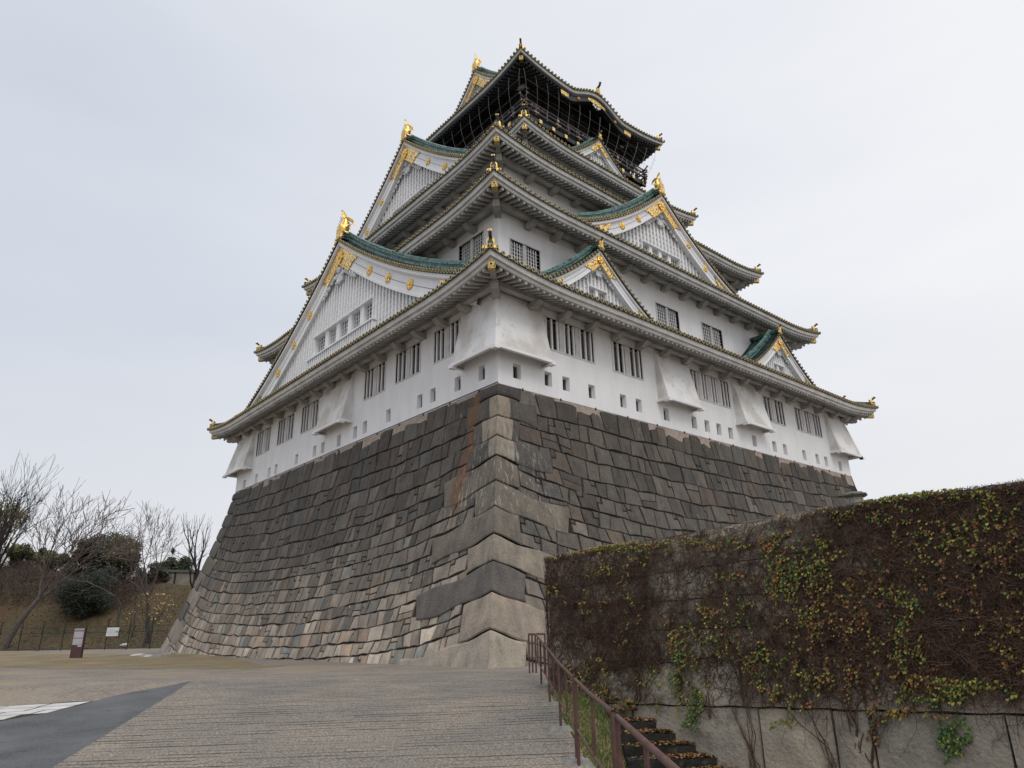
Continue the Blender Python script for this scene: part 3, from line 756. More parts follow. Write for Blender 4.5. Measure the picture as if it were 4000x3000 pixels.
roof4 = roof(8.72, 6.85, 40.15, 40.85, 10.9, 9.1, 12.9, 11.2, 42.4)

# gables on the left hand face
gable(TW, D/2, .7, 31.55, .78, .0105, 18.0, -6.0, 2.0, 20.9, 1.0, [(5.0,0),(7.8,1),(10.7,0)], win=(14.0,23.6,22.85,24.5,5), fish=True, nkud=2, foot=16.2, obr=-5.4, olv=-.06)
# balustrade below that window row
b = MB(); ol = -.06
for k in range(30): 
    u = 13.6+10.4*k/29; b.fb(TW, u-.09, u+.09, ol+.03, ol+.42, 21.2, 22.45)
b.fb(TW, 13.4, 24.2, ol+.02, ol+.5, 22.45, 22.6)
b.build('ledge_balusters', PL, keep)
gable(TW, D/2, -4.93, 44.2, .95, .017, 11.6, -12.5, 1.85, 36.2, .85, [(3.9,1),(6.4,0)], win=(16.4,21.9,36.6,38.0,4), fish=True, foot=9.6, obr=-13.4)
# gables on the right hand face
gable(TS, 9.06, .05, 25.4, .97, .04, 6.6, -3.2, 1.05, 20.9, .5, [], win=(8.2,9.95,21.85,22.6,2), nkud=1, bars=.36, foot=4.6)
gable(TS, W-9.06, .05, 25.4, .97, .04, 6.6, -3.2, 1.05, 20.9, .5, [], win=(W-9.95,W-8.2,21.85,22.6,2), nkud=1, bars=.36, foot=4.6)
gable(TS, W/2, -2.54, 36.1, .92, .026, 13.0, -9.3, 1.5, 28.6, .78, [(3.3,1),(5.45,0)], win=(18.0,22.95,30.0,30.98,4), fish=True, nkud=2, foot=8.3)
gable(TS, W/2, -8.95, 45.8, 1.0, .04, 6.2, -11.3, .95, 41.6, .45, [], bars=.34, foot=None, black=True)

# ------------------------------------------------------------------ top storey (black)
tx, ty = 13.7, 12.0
b = MB()
for sn, T, L in SIDES:
    iu, io = (tx, ty) if sn in 'SN' else (ty, tx)
    for (z0, z1, mi) in ((42.0,45.9,0),(45.9,50.3,1),(50.3,51.35,2),(51.35,52.4,0)):  # near-black upper strip: shadow below the eave put into the wall colour
        b.face([T(iu,-io,z0),T(L-iu,-io,z0),T(L-iu,-io,z1),T(iu,-io,z1)], mi)
    b.fb(T, iu-.05, L-iu+.05, -io+.002, -io+.06, 50.26, 50.34, 3); b.fb(T, iu-.05, L-iu+.05, -io+.002, -io+.06, 51.31, 51.37, 3)
    n = 6
    for k in range(n+1):
        u = lerp(iu, L-iu, k/n); b.fb(T, u-.12, u+.12, -io+.003, -io+.10, 46, 50.2, 0)
    for k in range(n):      # door and shutter panels
        u = lerp(iu, L-iu, (k+.5)/n); b.fb(T, u-.75, u-.03, -io+.003, -io+.05, 46.1, 48.6, 0); b.fb(T, u+.03, u+.75, -io+.003, -io+.05, 46.1, 48.6, 0)
b.build('black_top_storey', [LAQ, NETM, VOID, mat('panel_edge', (.08,.08,.08), (.11,.11,.11))], keep)
roof5 = roof(10.3, 8.75, 49.6, 50.45, tx, ty, 16.6, 15.0, 54.3, black=True, kara=('S', W/2, 3.7, 1.35), soffrise=1.7)
# karahafu: black bargeboard under the swelling eave with gilded fittings
b = MB(); NSm = 50
def kz(u): 
    d = abs(u-W/2)/3.7
    return 49.6-.56+(1.35*math.cos(math.pi/2*d)**1.5 if d < 1 else 0)
us = [W/2-4.9+9.8*k/NSm for k in range(NSm+1)]
b.strip([TS(u,-9.1,kz(u)) for u in us], [TS(u,-9.1,kz(u)-.42-.25*clamp(abs(u-W/2)/4.9)) for u in us], 0)
b.strip([TS(u,-9.1,kz(u)-.42-.25*clamp(abs(u-W/2)/4.9)) for u in us], [TS(u,-9.6,kz(u)-.42-.25*clamp(abs(u-W/2)/4.9)) for u in us], 0)
kb = b.build('curved_bargeboard', LAQ, roof5)
for (uu0, uu1, dd) in ((W/2-1.25,W/2+1.25,.62),(W/2-4.95,W/2-3.95,.5),(W/2+3.95,W/2+4.95,.5)):
    b = MB(); u_ = [lerp(uu0, uu1, k/12) for k in range(13)]
    A = [TS(u,-9.06,kz(u)-.04) for u in u_]; B = [TS(u,-9.06,kz(u)-.04-dd*(.75+.25*abs(math.sin(k*1.9)))*(1 if uu1-uu0 < 2 else (1-.5*abs(u-W/2)/1.25))) for k, u in enumerate(u_)]
    b.strip(A, B, 0); b.build('gilded_apex_fitting', [FIL], roof5)
for uu in (W/2-2.6, W/2+2.6): rosette(TS, uu, -9.06, kz(uu)-.25, .16, roof5)
b = MB()
for sg in (-1,1):
    for (cu, cz, r) in ((.2,-.85,.16),(.42,-.72,.13),(.0,-1.05,.15)): b.disc(TS(W/2+sg*cu,-9.12,kz(W/2)+cz), (0,-1,0), r, .06, 9)
b.build('carved_pendant', CARV, roof5)
oni_plate(TS, W/2, -8.7, 51.05, .62, roof5)
b = MB(); b.tube([TS(W/2,-8.8,51.7),TS(W/2,-8.5,51.95),TS(W/2,-8.4,52.2)], .12, 8); b.build('horn_tile', DTL, roof5)
gable(TW, D/2, -13.17, 57.3, 1.15, .05, 7.6, -20.5, 1.5, 51.2, .8, [(3.0,0)], fish=True, bars=.44, nkud=1, carve=.8, foot=None)
gable(TE, D/2, -13.17, 57.3, 1.15, .05, 7.6, -20.5, 1.5, 51.2, .8, [], fish=True, bars=.44, nkud=1, carve=.8, foot=None)

# balcony
bx, by = 12.07, 10.41
bal = MB(); bal.box(bx+.2, W-bx-.2, by+.2, D-by-.2, 45.55, 45.75)
bal_o = bal.build('balcony', LAQ, keep)
under = MB(); fits = []
for sn, T, L in SIDES:
    iu, io = (bx, by) if sn in 'SN' else (by, bx)
    wu, wo = (tx, ty) if sn in 'SN' else (ty, tx)
    for (dd, z0, z1) in ((.1,45.1,45.55),(.75,44.35,44.8),(1.2,43.5,43.95)):
        under.fb(T, iu+dd-.4, L-iu-dd+.4, -io-dd-.22, -io-dd, z0, z1)
    n = 10
    for k in range(n+1):
        fit = MB(); fits.append(fit)
        u = lerp(iu+.3, L-iu-.3, k/n)
        under.fb(T, u-.14, u+.14, -io-2.2, -io-.0, 45.1, 45.4); fit.fb(T, u-.17, u+.17, -io-.0, -io+.1, 45.06, 45.44, 0)
        if k % 2 == 0:
            fit.fb(T, u-.17, u+.17, -io-.74, -io-.62, 44.38, 44.76, 0)
            P_ = [(-.55,44.36),(-.3,44.26),(-.2,44.05),(.2,44.05),(.3,44.26),(.55,44.36),(.3,44.5),(-.3,44.5)]
            fit.face([T(u+a, -io-.735, z-.12) for a, z in P_], 1)
            under.fb(T, u-.16, u+.16, -io-2.5, -io-.65, 44.3, 44.7)
        if k % 4 == 2:
            fit.fb(T, u-.24, u+.24, -io-1.19, -io-1.1, 43.48, 43.98, 0); under.fb(T, u-.16, u+.16, -io-2.5, -io-1.2, 43.5, 43.9)
under.build('balcony_beams', LAQ, bal_o); BE = mat('brass_engraved', (.75,.52,.2), (.9,.68,.32), .42, metal=.8, scale=20)
for q in fits[:22]: q.build('gilded_beam_end', [BE, FIL], bal_o)
rail, rfit = MB(), MB()
for sn, T, L in SIDES:
    iu, io = (bx, by) if sn in 'SN' else (by, bx)
    for (z, r, ext) in ((46.95,.075,.55),(46.55,.085,.4),(46.02,.10,.35)):
        pts = [T(iu-ext, -io, z+(.28 if z > 46.9 else 0)), T(iu-ext*.5, -io, z+(.08 if z > 46.9 else 0)), T(iu, -io, z), T(L-iu, -io, z), T(L-iu+ext*.5, -io, z+(.08 if z > 46.9 else 0)), T(L-iu+ext, -io, z+(.28 if z > 46.9 else 0))]
        rail.tube(pts, r, 8)
        for q in (0, -1): rfit.tube([pts[q], tuple(lerp(a, b_, .28) for a, b_ in zip(pts[q], pts[1 if q == 0 else -2]))], r+.03, 8)
    n = 12
    for k in range(n+1):
        u = lerp(iu, L-iu, k/n); rail.fb(T, u-.07, u+.07, -io-.07, -io+.07, 45.75, 46.9)
        if k % 2: rfit.fb(T, u-.32, u+.32, -io+.06, -io+.11, 45.98, 46.10)
    for k in range(0, n+1, 3):
        u = lerp(iu, L-iu, k/n); rfit.fb(T, u-.12, u+.12, -io-.1, -io+.1, 46.4, 46.68)
ro = rail.build('railing', RAILM, bal_o); rfit.build('rail_fitting', mat('dull_brass', (.34,.24,.15), (.5,.36,.2), .45, metal=.6, scale=9), ro)
# gilded relief on the dark wall above the fourth roof, and crest wave
for (uu, zz, fl) in ((17.0,43.4,1),(24.3,43.4,-1)):
    b = MB(); 
    for k in range(3):
        b.tube([TS(uu+fl*(-1.3+.9*k), -10.95, zz-.3), TS(uu+fl*(-1.0+.9*k), -10.9, zz+.12), TS(uu+fl*(-.6+.9*k), -10.9, zz+.1), TS(uu+fl*(-.3+.9*k), -10.95, zz-.25)], [.08,.2,.2,.08], 7)
    b.build('gilded_relief', GOLD, keep)

# safety net wires hung from the eave to the balcony
def wire(pts, r=.013):
    b = MB(); b.tube(pts, r, 4); return b.build('safety_net_wire', WIRE, keep)
for sn, T, L in SIDES[:3]:
    ou, oo = (10.9, 9.35) if sn in 'SN' else (9.35, 10.9)
    bu, bo = (bx-.15, by-.15) if sn in 'SN' else (by-.15, bx-.15)
    n = 13 if sn != 'E' else 5
    for k in range(n+1):
        s = k/n if sn != 'E' else k/13
        ut = lerp(ou+.25, L-ou-.25, s); ub = lerp(bu+.2, L-bu-.2, s)
        pts = []
        for q in range(9):
            t = q/8; z = lerp(48.98, 45.9, t); bul = .85*math.sin(math.pi*t)**1.0*t**.3*.55
            pts.append(T(lerp(ut, ub, t)+( (ut-ub)*.0), -lerp(oo, bo, t**1.5)+bul*.2, z))
        wire(pts)
    if sn != 'E':
        for t in (.28, .62):
            z = lerp(48.98, 45.9, t); q = t**1.5
            wire([T(lerp(ou, bu, q), -lerp(oo, bo, q), z), T(L-lerp(ou, bu, q), -lerp(oo, bo, q), z)], .009)

# ------------------------------------------------------------------ stone base
base = thing('stone_rampart', 'steep battered rampart of fitted granite blocks carrying the white castle tower', 'stone wall', (0,0,0))
HB = 14.0
def bat(z): return 3.72*max(0, 1-z/HB)**1.25
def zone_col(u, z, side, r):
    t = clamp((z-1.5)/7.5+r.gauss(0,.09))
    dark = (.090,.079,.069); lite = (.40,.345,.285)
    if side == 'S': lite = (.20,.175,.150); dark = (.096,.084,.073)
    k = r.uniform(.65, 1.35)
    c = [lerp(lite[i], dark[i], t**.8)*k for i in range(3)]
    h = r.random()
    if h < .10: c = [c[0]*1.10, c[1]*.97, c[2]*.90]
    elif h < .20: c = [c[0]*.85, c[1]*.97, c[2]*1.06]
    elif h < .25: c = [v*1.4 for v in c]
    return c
FL = {}
def warp(u, z, T):
    """courses are laid square to the batter: they dip away from each corner"""
    L = D if T is TW else W
    d = max(0, min(u+bat(max(0,z)), L+bat(max(0,z))-u))
    return z-2.0*clamp((HB-z)/5.5)*(1-math.exp(-d/6.5))
def stone(b, T, poly, depth, r, col, gap=.022):
    """poly: list of (u,z) round the stone; bevelled and slightly domed block on the battered plane"""
    cu = sum(p[0] for p in poly)/len(poly); cz = sum(p[1] for p in poly)/len(poly)
    def P(u, z, h):
        z = warp(u, z, T); return T(u, bat(min(z, HB-.02))+h, z)
    def ins(g):
        out = []
        for (u, z) in poly:
            du, dz = cu-u, cz-z; d = math.hypot(du, dz) or 1
            out.append((u+du/d*min(g, d*.5), z+dz/d*min(g, d*.5)))
        return out
    A = [P(u, z, -.09) for u, z in ins(gap)]; j0 = r.uniform(-.02, .03)
    B_ = [P(u, z, -.035+j0) for u, z in ins(gap*1.05)]; C_ = [P(u, z, .016+j0) for u, z in ins(gap+.042)]
    b.col = col; n = len(poly)
    b.col = (.018,.016,.014); b.strip(A+[A[0]], B_+[B_[0]], 0); b.col = tuple(v*.5 for v in col); b.strip(B_+[B_[0]], C_+[C_[0]], 0); b.col = col  # near-black joint sides, halved bevel tone: joint dirt plus shade put into colour
    tl, tk = r.uniform(-.03,.03), r.uniform(-.02,.02)
    cc = P(cu+r.uniform(-.1,.1), cz+r.uniform(-.1,.1), .035+j0)
    i = len(b.v); b.v.extend([tuple(p) for p in C_]+[tuple(cc)])
    for k in range(n): b.f.append((i+k, i+(k+1)%n, i+n)); b.m.append(0); b.c.append(col)
def wobble(x, s): return .03*math.sin(x*(.7+.13*math.sin(s*9))+s*5.1)+.02*math.sin(x*(2.3+.5*math.sin(s*4))+s*2.3)+.012*math.sin(x*8.1+s*7.7)
def course_face(T, L, side, quoin, seed, amp=1):
    r = random.Random(seed); b = MB()
    zs = [0]; 
    while zs[-1] < HB-.9: zs.append(zs[-1]+lerp(.60, .86, clamp(zs[-1]/9))*r.uniform(.86,1.14))
    sc_ = (HB-.30)/zs[-1]; zs = [z*sc_ for z in zs]
    def zl(i, u):
        if i == 0: return -.25
        x = u/.85+i*3.7+seed; k0 = math.floor(x); f = x-k0; f = clamp((f-.35)/.3)
        h0, h1 = math.sin(k0*12.9898+i*78.2)*43758.5%1-.5, math.sin((k0+1)*12.9898+i*78.2)*43758.5%1-.5
        stp = lerp(h0, h1, f)*.10*clamp((len(zs)-1.2-i))
        return zs[i]+wobble(u, i+seed)*amp+stp
    for i in range(len(zs)-1):
        zm = (zs[i]+zs[i+1])/2; last = i == len(zs)-2
        zz5 = [lerp(zs[i], zs[i+1], q/6) for q in range(7)]
        u0 = -bat(zm)+min(quoin(z_, 0) for z_ in zz5)-.15; uend = L+bat(zm)-min(quoin(z_, 1) for z_ in zz5)+.15
        u = u0; lean = r.uniform(-.1,.1)
        edges = [u0]
        while u < uend-.45:
            u += r.choice([r.uniform(.45,.75), r.uniform(.65,1.0), r.uniform(.8,1.25), r.uniform(1.1,1.5)])*(1.05 if side == 'S' else .95)*lerp(.92, 1.08, clamp(zm/9))*(1.15 if last else 1); edges.append(min(u, uend))
        if edges[-1] < uend: edges.append(uend)
        lk = {e: r.uniform(-.13,.13) for e in edges}; lk[u0] = 0; lk[uend] = 0
        for k in range(len(edges)-1):
            a, c = edges[k], edges[k+1]
            if c-a < .12: continue
            za, zc_ = zl(i, a), zl(i, c)
            za1, zc1 = zl(i+1, a), zl(i+1, c)
            tops = None
            if last: 
                hh = r.choice([-.35,-.1,.1,.3,.35])+r.uniform(-.1,.1); za1 += hh*.6+r.uniform(-.12,.05); zc1 += hh*.6+r.uniform(-.12,.05); tops = hh
            A_ = (a-lk[a], za); B_ = (c-lk[c], zc_); C_ = (c+lk[c], zc1); D_ = (a+lk[a], za1)
            um = (a+c)/2
            def mid(p, q, j): return ((p[0]+q[0])/2+r.uniform(-j,j), (p[1]+q[1])/2+r.uniform(-j,j))
            split = r.random()
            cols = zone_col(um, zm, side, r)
            if split < .10 and not last and c-a > .5:
                f = r.uniform(.3,.7); E_ = (lerp(A_[0],D_[0],f), lerp(A_[1],D_[1],f)); F_ = (lerp(B_[0],C_[0],f), lerp(B_[1],C_[1],f)+r.uniform(-.08,.08))
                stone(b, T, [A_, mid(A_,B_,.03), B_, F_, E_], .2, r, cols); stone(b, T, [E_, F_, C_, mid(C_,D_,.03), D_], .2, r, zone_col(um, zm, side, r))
            elif split < .26 and not last and c-a > .6:     # corner filler stone
                f = r.uniform(.24,.4); g_ = r.uniform(.3,.5)
                if r.random() < .5:
                    E_ = (lerp(D_[0],C_[0],f), lerp(D_[1],C_[1],f)); G_ = (lerp(D_[0],A_[0],g_), lerp(D_[1],A_[1],g_)); M_ = (E_[0]-.02, G_[1])
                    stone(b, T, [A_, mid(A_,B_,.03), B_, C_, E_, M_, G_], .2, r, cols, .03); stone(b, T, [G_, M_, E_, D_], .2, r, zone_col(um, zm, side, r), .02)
                else:
                    E_ = (lerp(C_[0],D_[0],f), lerp(C_[1],D_[1],f)); G_ = (lerp(C_[0],B_[0],g_), lerp(C_[1],B_[1],g_)); M_ = (E_[0]+.02, G_[1])
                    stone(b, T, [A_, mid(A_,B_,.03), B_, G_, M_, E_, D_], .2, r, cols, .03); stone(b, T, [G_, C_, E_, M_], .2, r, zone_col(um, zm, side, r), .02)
            else:
                top = [C_, mid(C_,D_,.035), D_]
                if last: top = [C_, (lerp(C_[0],D_[0],r.uniform(.1,.3)), C_[1]+r.uniform(.0,.14)), (lerp(C_[0],D_[0],r.uniform(.55,.9)), max(C_[1],D_[1])+r.uniform(0,.16)), D_]
                top = [(p[0], min(p[1], HB-.1)) for p in top]
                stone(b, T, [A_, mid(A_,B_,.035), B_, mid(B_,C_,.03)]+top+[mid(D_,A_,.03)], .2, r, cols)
    return b
# corner blocks of the near corner: joints and arm lengths measured up the arris
QZ = [-.3,1.47,3.02,4.36,5.62,6.97,8.3,9.67,10.8,11.95,13.2,13.9]
QL = [6.6,2.1,5.8,1.9,4.9,1.6,4.3,2.4,2.0,2.7,1.6]      # left face arm from the arris
QR = [1.95,5.2,1.9,4.8,1.6,4.9,1.5,3.8,1.5,2.8,1.6]
def qn(z, end, arms_near):
    for k in range(len(QZ)-1):
        if QZ[k] <= z < QZ[k+1]: return arms_near[k] if end == 0 else arms_near[(k+1) % len(arms_near)]*.55+.6
    return 1.4
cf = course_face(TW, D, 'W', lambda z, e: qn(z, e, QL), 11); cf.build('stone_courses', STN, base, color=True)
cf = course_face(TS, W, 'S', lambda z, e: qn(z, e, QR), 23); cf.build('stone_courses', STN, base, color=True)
rr = random.Random(5)
qcol = [(.36,.32,.265),(.31,.262,.215),(.12,.108,.098),(.27,.238,.195),(.165,.145,.12),(.18,.16,.13),(.15,.132,.108),(.30,.27,.22),(.33,.285,.23),(.33,.28,.22),(.07,.066,.062)]
PALE = {7:(.5,.9), 8:(1.0,.85), 9:(.45,.75)}
def quoin(k, c, near=True):
    """L shaped corner block: one mesh wrapping the arris, arms along both faces"""
    b = MB(); b.c_ = []; z0, z1 = QZ[k]+.03, QZ[k+1]-.03
    g = .05; h = .10+rr.uniform(-.02,.03)
    for (T, L, arm) in (((TS, W, QR), (TW, D, QL)) if near else ((TW, D, QL),)):
        al = arm[k] if near else arm[(k+1)%len(arm)]*.55+.6
        al -= .04
        if near: U = lambda s, z: -bat(z)+s
        else: U = lambda s, z: L+bat(z)-s
        N = 14; skew = rr.uniform(-.12,.12)
        # bottom & top line wobble away from the arris
        def zz(s, t): return lerp(z0, z1, t)+.07*math.sin(s*1.7+k*2+t*3)*clamp(s/1.2)+rr.uniform(-.0,.0)
        se = [al*i/N for i in range(N)]+[al-.045, al]; te = [0,.045,.25,.5,.75,.955,1]
        for i in range(len(se)-1):
            s0, s1 = se[i], se[i+1]
            for j in range(6):
                t0, t1 = te[j], te[j+1]
                def P(s, t):
                    z = zz(s, t); e = min(s if not near else 9, al-s, 9); 
                    hh = h-.07*clamp(1-min((t*(z1-z0)), ((1-t)*(z1-z0)), (al-s)*1.0)/.09)
                    sk = skew*(t-.5)*2*clamp(s/al)
                    if s < .001: return T(-bat(z)-hh if near else L+bat(z)+hh, bat(z)+hh, z)
                    z = z-2.0*clamp((HB-z)/5.5)*(1-math.exp(-s/6.5))
                    return T(U(s, z)+(sk if near else -sk), bat(z)+hh, z)
                lim = PALE.get(k, (99,99))[0 if T is TW else 1] if near else 99
                cc_ = c if s0 < lim else (.088,.081,.075)
                b.c_.append(cc_); b.face([P(s0,t0),P(s1,t0),P(s1,t1),P(s0,t1)], 0, cc_)
        def Pb(s, t, hh):
            z = zz(s, t); sk = skew*(t-.5)*2*clamp(s/al)
            if s < .001: return T(-bat(z)-hh if near else L+bat(z)+hh, bat(z)+hh, z)
            z = z-2.0*clamp((HB-z)/5.5)*(1-math.exp(-s/6.5))
            return T(U(s, z)+(sk if near else -sk), bat(z)+hh, z)
        b.col = (.018,.016,.014)  # corner block sides near-black too, joint shade put into the colour
        for t in (0, 1):
            b.strip([Pb(al*i/N, t, h-.07) for i in range(N+1)], [Pb(al*i/N, t, -.25) for i in range(N+1)])
        b.strip([Pb(al, j/5, h-.07) for j in range(6)], [Pb(al, j/5, -.25) for j in range(6)])
    b.c = [c if q == (1,1,1) else q for q in b.c]
    b.col = (1,1,1)
    # extra slabs that fill the arm of a short block
    return b.build('corner_block', STN, base, color=True)
for k in range(len(QZ)-1): quoin(k, qcol[k])
fcol = [(.30,.27,.23),(.24,.215,.18),(.10,.09,.08),(.26,.23,.19),(.2,.18,.15),(.13,.12,.1),(.12,.11,.1),(.1,.09,.08),(.09,.085,.08),(.08,.075,.07),(.07,.066,.062)]
for k in range(len(QZ)-1): quoin(k, fcol[k], near=False)
b = MB()
zl_ = [-.5]+[HB*k/14 for k in range(15)]
for T, L in ((TS, W),(TW, D),(TE, D),(TN, W)):
    dd = .06 if T in (TS, TW) else .0
    for k in range(len(zl_)-1):
        a, c = zl_[k], zl_[k+1]; ba, bc = bat(max(0,a))-dd, bat(max(0,c))-dd
        m_ = 1 if c > 13.2 and T in (TS, TW) else (0 if T in (TS, TW) else 2)
        b.face([T(-ba,ba,a),T(L+ba,ba,a),T(L+bc,bc,c),T(-bc,bc,c)], m_, (.12,.11,.1))
b.build('backing', [GAP, MORT, STN], base, color=True)
b = MB()
for T, L in ((TS, W),(TW, D)):
    b.face([T(-.02,.0-.03,13.98),T(L+.02,-.03,13.98),T(L+.06,.01,13.45),T(-.06,.01,13.45)], 0)
    for k in range(14):
        u = L*(k+.6)/14; b.fb(T, u-.05, u+.05, -.1, .02, 13.82, 13.96, 1)
b.build('concrete_band', [MORT, GAP], base)
# ------------------------------------------------------------------ ground coordinates: s forward from the camera, l to the right
vx, vy = math.cos(YAW), math.sin(YAW)
def SL(s, l, z=None): 
    return (CX+vx*s+vy*l, CY+vy*s-vx*l, gz(s, l) if z is None else z)
def g0(s): return interp(s, [0,9,11,13.75,16.2,19.2,21.3,23,29,50,66], [-.5,-.45,-.39,-.28,-.1,.06,.17,.17,0,0,.3])
def rail_l(s): return interp(s, [8,10.93,13.68,16.12,18.9,21.9], [.88,.82,.75,.67,.59,.53])
XW = -10.05
def wall_l(s): return (XW-CX-vx*s)/vy
def zst(s): return max(-4.4, -.39-.4857*(15.9-s))
def gz(s, l):
    g = g0(s)
    lr = rail_l(s)+.14
    if l > lr and s < 17.6 and l < wall_l(s)+.5:
        t = clamp((l-lr)/(2.05-lr)); return lerp(g, min(g, zst(s)-.12), t)
    return g
# ------------------------------------------------------------------ ground sheets
def clip(poly, ax, val, keep_less):
    out = []; n = len(poly)
    for i in range(n):
        p, q = poly[i], poly[(i+1)%n]; a = (p[ax] <= val) == keep_less or p[ax] == val; c = (q[ax] <= val) == keep_less or q[ax] == val
        if a: out.append(p)
        if a != c:
            t = (val-p[ax])/(q[ax]-p[ax]); out.append((lerp(p[0],q[0],t), lerp(p[1],q[1],t)))
    return out
SB = sorted(set([i*.5 for i in range(-12, 60)]+[9,11,13.75,16.2,19.2,21.3,23,29,32,36,40,45,50,54,58,62,66,70,80]))
def sheet(name, poly, dz, M, kind='structure'):
    b = MB()
    for k in range(len(SB)-1):
        q = clip(poly, 0, SB[k], False)
        if len(q) < 3: continue
        q = clip(q, 0, SB[k+1], True)
        if len(q) < 3: continue
        b.face([(lambda P_: (P_[0], P_[1], g0(s)+dz))(SL(s, l, 0)) for s, l in q])
    o = b.build(name, M); o['kind'] = kind; return o
def catline(pts, n=6):
    return pts
# base terrain, one sheet to the horizon
ss = [-900,-300,-100,-40,-15,-6]+[-3+i*.35 for i in range(0, 62)]+[19.2,20,21.3,23,25,27,29,33,38,44,50,54,58,62,66,72,80,120,200,400,900]
ls = [-900,-300,-120,-60,-30,-20,-14,-10,-7,-5,-3,-2,-1,0,.4]+[.6+.12*i for i in range(0, 26)]+[3.8,4.1,4.5,4.9,5.4,5.9,6.4,7,8,10,14,20,30,60,120,300,900]
ss = sorted(set(ss)); ls = sorted(set(ls))
GRAV = mat('gravel', (.145,.120,.096), (.25,.208,.165), .95, scale=.5, spots=[(9,.5,(.33,.29,.24),.6),(13,.56,(.06,.052,.045),.7),(.12,.54,(.29,.22,.14),.6)], bump=.8, bscale=26, lo=.3, hi=.7)
b = MB()
idx = {}
for i, s in enumerate(ss):
    for j, l in enumerate(ls):
        z = gz(s, l)
        b.v.append(SL(s, l, z-(0 if s > -5 else 0)))
nl = len(ls)
for i in range(len(ss)-1):
    for j in range(nl-1):
        b.f.append((i*nl+j, i*nl+j+1, (i+1)*nl+j+1, (i+1)*nl+j)); b.m.append(0); b.c.append((1,1,1))
gr_ = b.build('ground', GRAV); gr_['kind'] = 'structure'

# grooved concrete ramp
CONC = bpy.data.materials.new('grooved_concrete'); CONC.use_nodes = True
t = CONC.node_tree; pb = t.nodes['Principled BSDF']; pb.inputs['Roughness'].default_value = .9
ge = t.nodes.new('ShaderNodeNewGeometry')
vr = t.nodes.new('ShaderNodeVectorRotate'); vr.rotation_type = 'Z_AXIS'; vr.inputs['Angle'].default_value = -(YAW+R(5)); t.links.new(ge.outputs['Position'], vr.inputs['Vector'])
sp = t.nodes.new('ShaderNodeSeparateXYZ'); t.links.new(vr.outputs['Vector'], sp.inputs[0])
nwv = t.nodes.new('ShaderNodeTexNoise'); nwv.inputs['Scale'].default_value = .9; nwv.inputs['Detail'].default_value = 4; t.links.new(vr.outputs['Vector'], nwv.inputs['Vector'])
wv = t.nodes.new('ShaderNodeMath'); wv.operation = 'MULTIPLY_ADD'; wv.inputs[1].default_value = .14; t.links.new(nwv.outputs['Fac'], wv.inputs[0]); t.links.new(sp.outputs['X'], wv.inputs[2])
dv = t.nodes.new('ShaderNodeMath'); dv.operation = 'MULTIPLY'; dv.inputs[1].default_value = 1/.235; t.links.new(wv.outputs[0], dv.inputs[0])
fr = t.nodes.new('ShaderNodeMath'); fr.operation = 'FRACT'; t.links.new(dv.outputs[0], fr.inputs[0])
sb = t.nodes.new('ShaderNodeMath'); sb.operation = 'SUBTRACT'; sb.inputs[1].default_value = .5; t.links.new(fr.outputs[0], sb.inputs[0])
ab = t.nodes.new('ShaderNodeMath'); ab.operation = 'ABSOLUTE'; t.links.new(sb.outputs[0], ab.inputs[0])
# groove width varies, and grooves break up
mpg = t.nodes.new('ShaderNodeMapping'); mpg.inputs['Scale'].default_value = (4.4,.55,1); t.links.new(vr.outputs['Vector'], mpg.inputs['Vector'])
ng = t.nodes.new('ShaderNodeTexNoise'); ng.inputs['Scale'].default_value = 1.0; ng.inputs['Detail'].default_value = 5; ng.inputs['Roughness'].default_value = .7; t.links.new(mpg.outputs['Vector'], ng.inputs['Vector'])
wr = t.nodes.new('ShaderNodeMapRange'); wr.inputs['From Min'].default_value = .42; wr.inputs['From Max'].default_value = .68; wr.inputs['To Min'].default_value = -.03; wr.inputs['To Max'].default_value = .20; t.links.new(ng.outputs['Fac'], wr.inputs['Value'])
lt = t.nodes.new('ShaderNodeMath'); lt.operation = 'SUBTRACT'; t.links.new(wr.outputs['Result'], lt.inputs[0]); t.links.new(ab.outputs[0], lt.inputs[1])
gm_ = t.nodes.new('ShaderNodeMapRange'); gm_.inputs['From Min'].default_value = -.03; gm_.inputs['From Max'].default_value = .03; t.links.new(lt.outputs[0], gm_.inputs['Value'])
nb1 = t.nodes.new('ShaderNodeTexNoise'); nb1.inputs['Scale'].default_value = 30; nb1.inputs['Detail'].default_value = 3; t.links.new(ge.outputs['Position'], nb1.inputs['Vector'])
nb2 = t.nodes.new('ShaderNodeTexNoise'); nb2.inputs['Scale'].default_value = .45; nb2.inputs['Detail'].default_value = 5; t.links.new(ge.outputs['Position'], nb2.inputs['Vector'])
r1 = t.nodes.new('ShaderNodeValToRGB'); r1.color_ramp.elements[0].position = .38; r1.color_ramp.elements[1].position = .62; r1.color_ramp.elements[0].color = (.10,.088,.075,1); r1.color_ramp.elements[1].color = (.31,.275,.232,1); t.links.new(nb1.outputs['Fac'], r1.inputs['Fac'])
r2 = t.nodes.new('ShaderNodeValToRGB'); r2.color_ramp.elements[0].position = .3; r2.color_ramp.elements[1].position = .7; r2.color_ramp.elements[0].color = (.72,.73,.74,1); r2.color_ramp.elements[1].color = (1.12,1.05,.96,1); t.links.new(nb2.outputs['Fac'], r2.inputs['Fac'])
m1 = t.nodes.new('ShaderNodeMix'); m1.data_type = 'RGBA'; m1.blend_type = 'MULTIPLY'; m1.inputs[0].default_value = 1; t.links.new(r1.outputs['Color'], m1.inputs[6]); t.links.new(r2.outputs['Color'], m1.inputs[7])
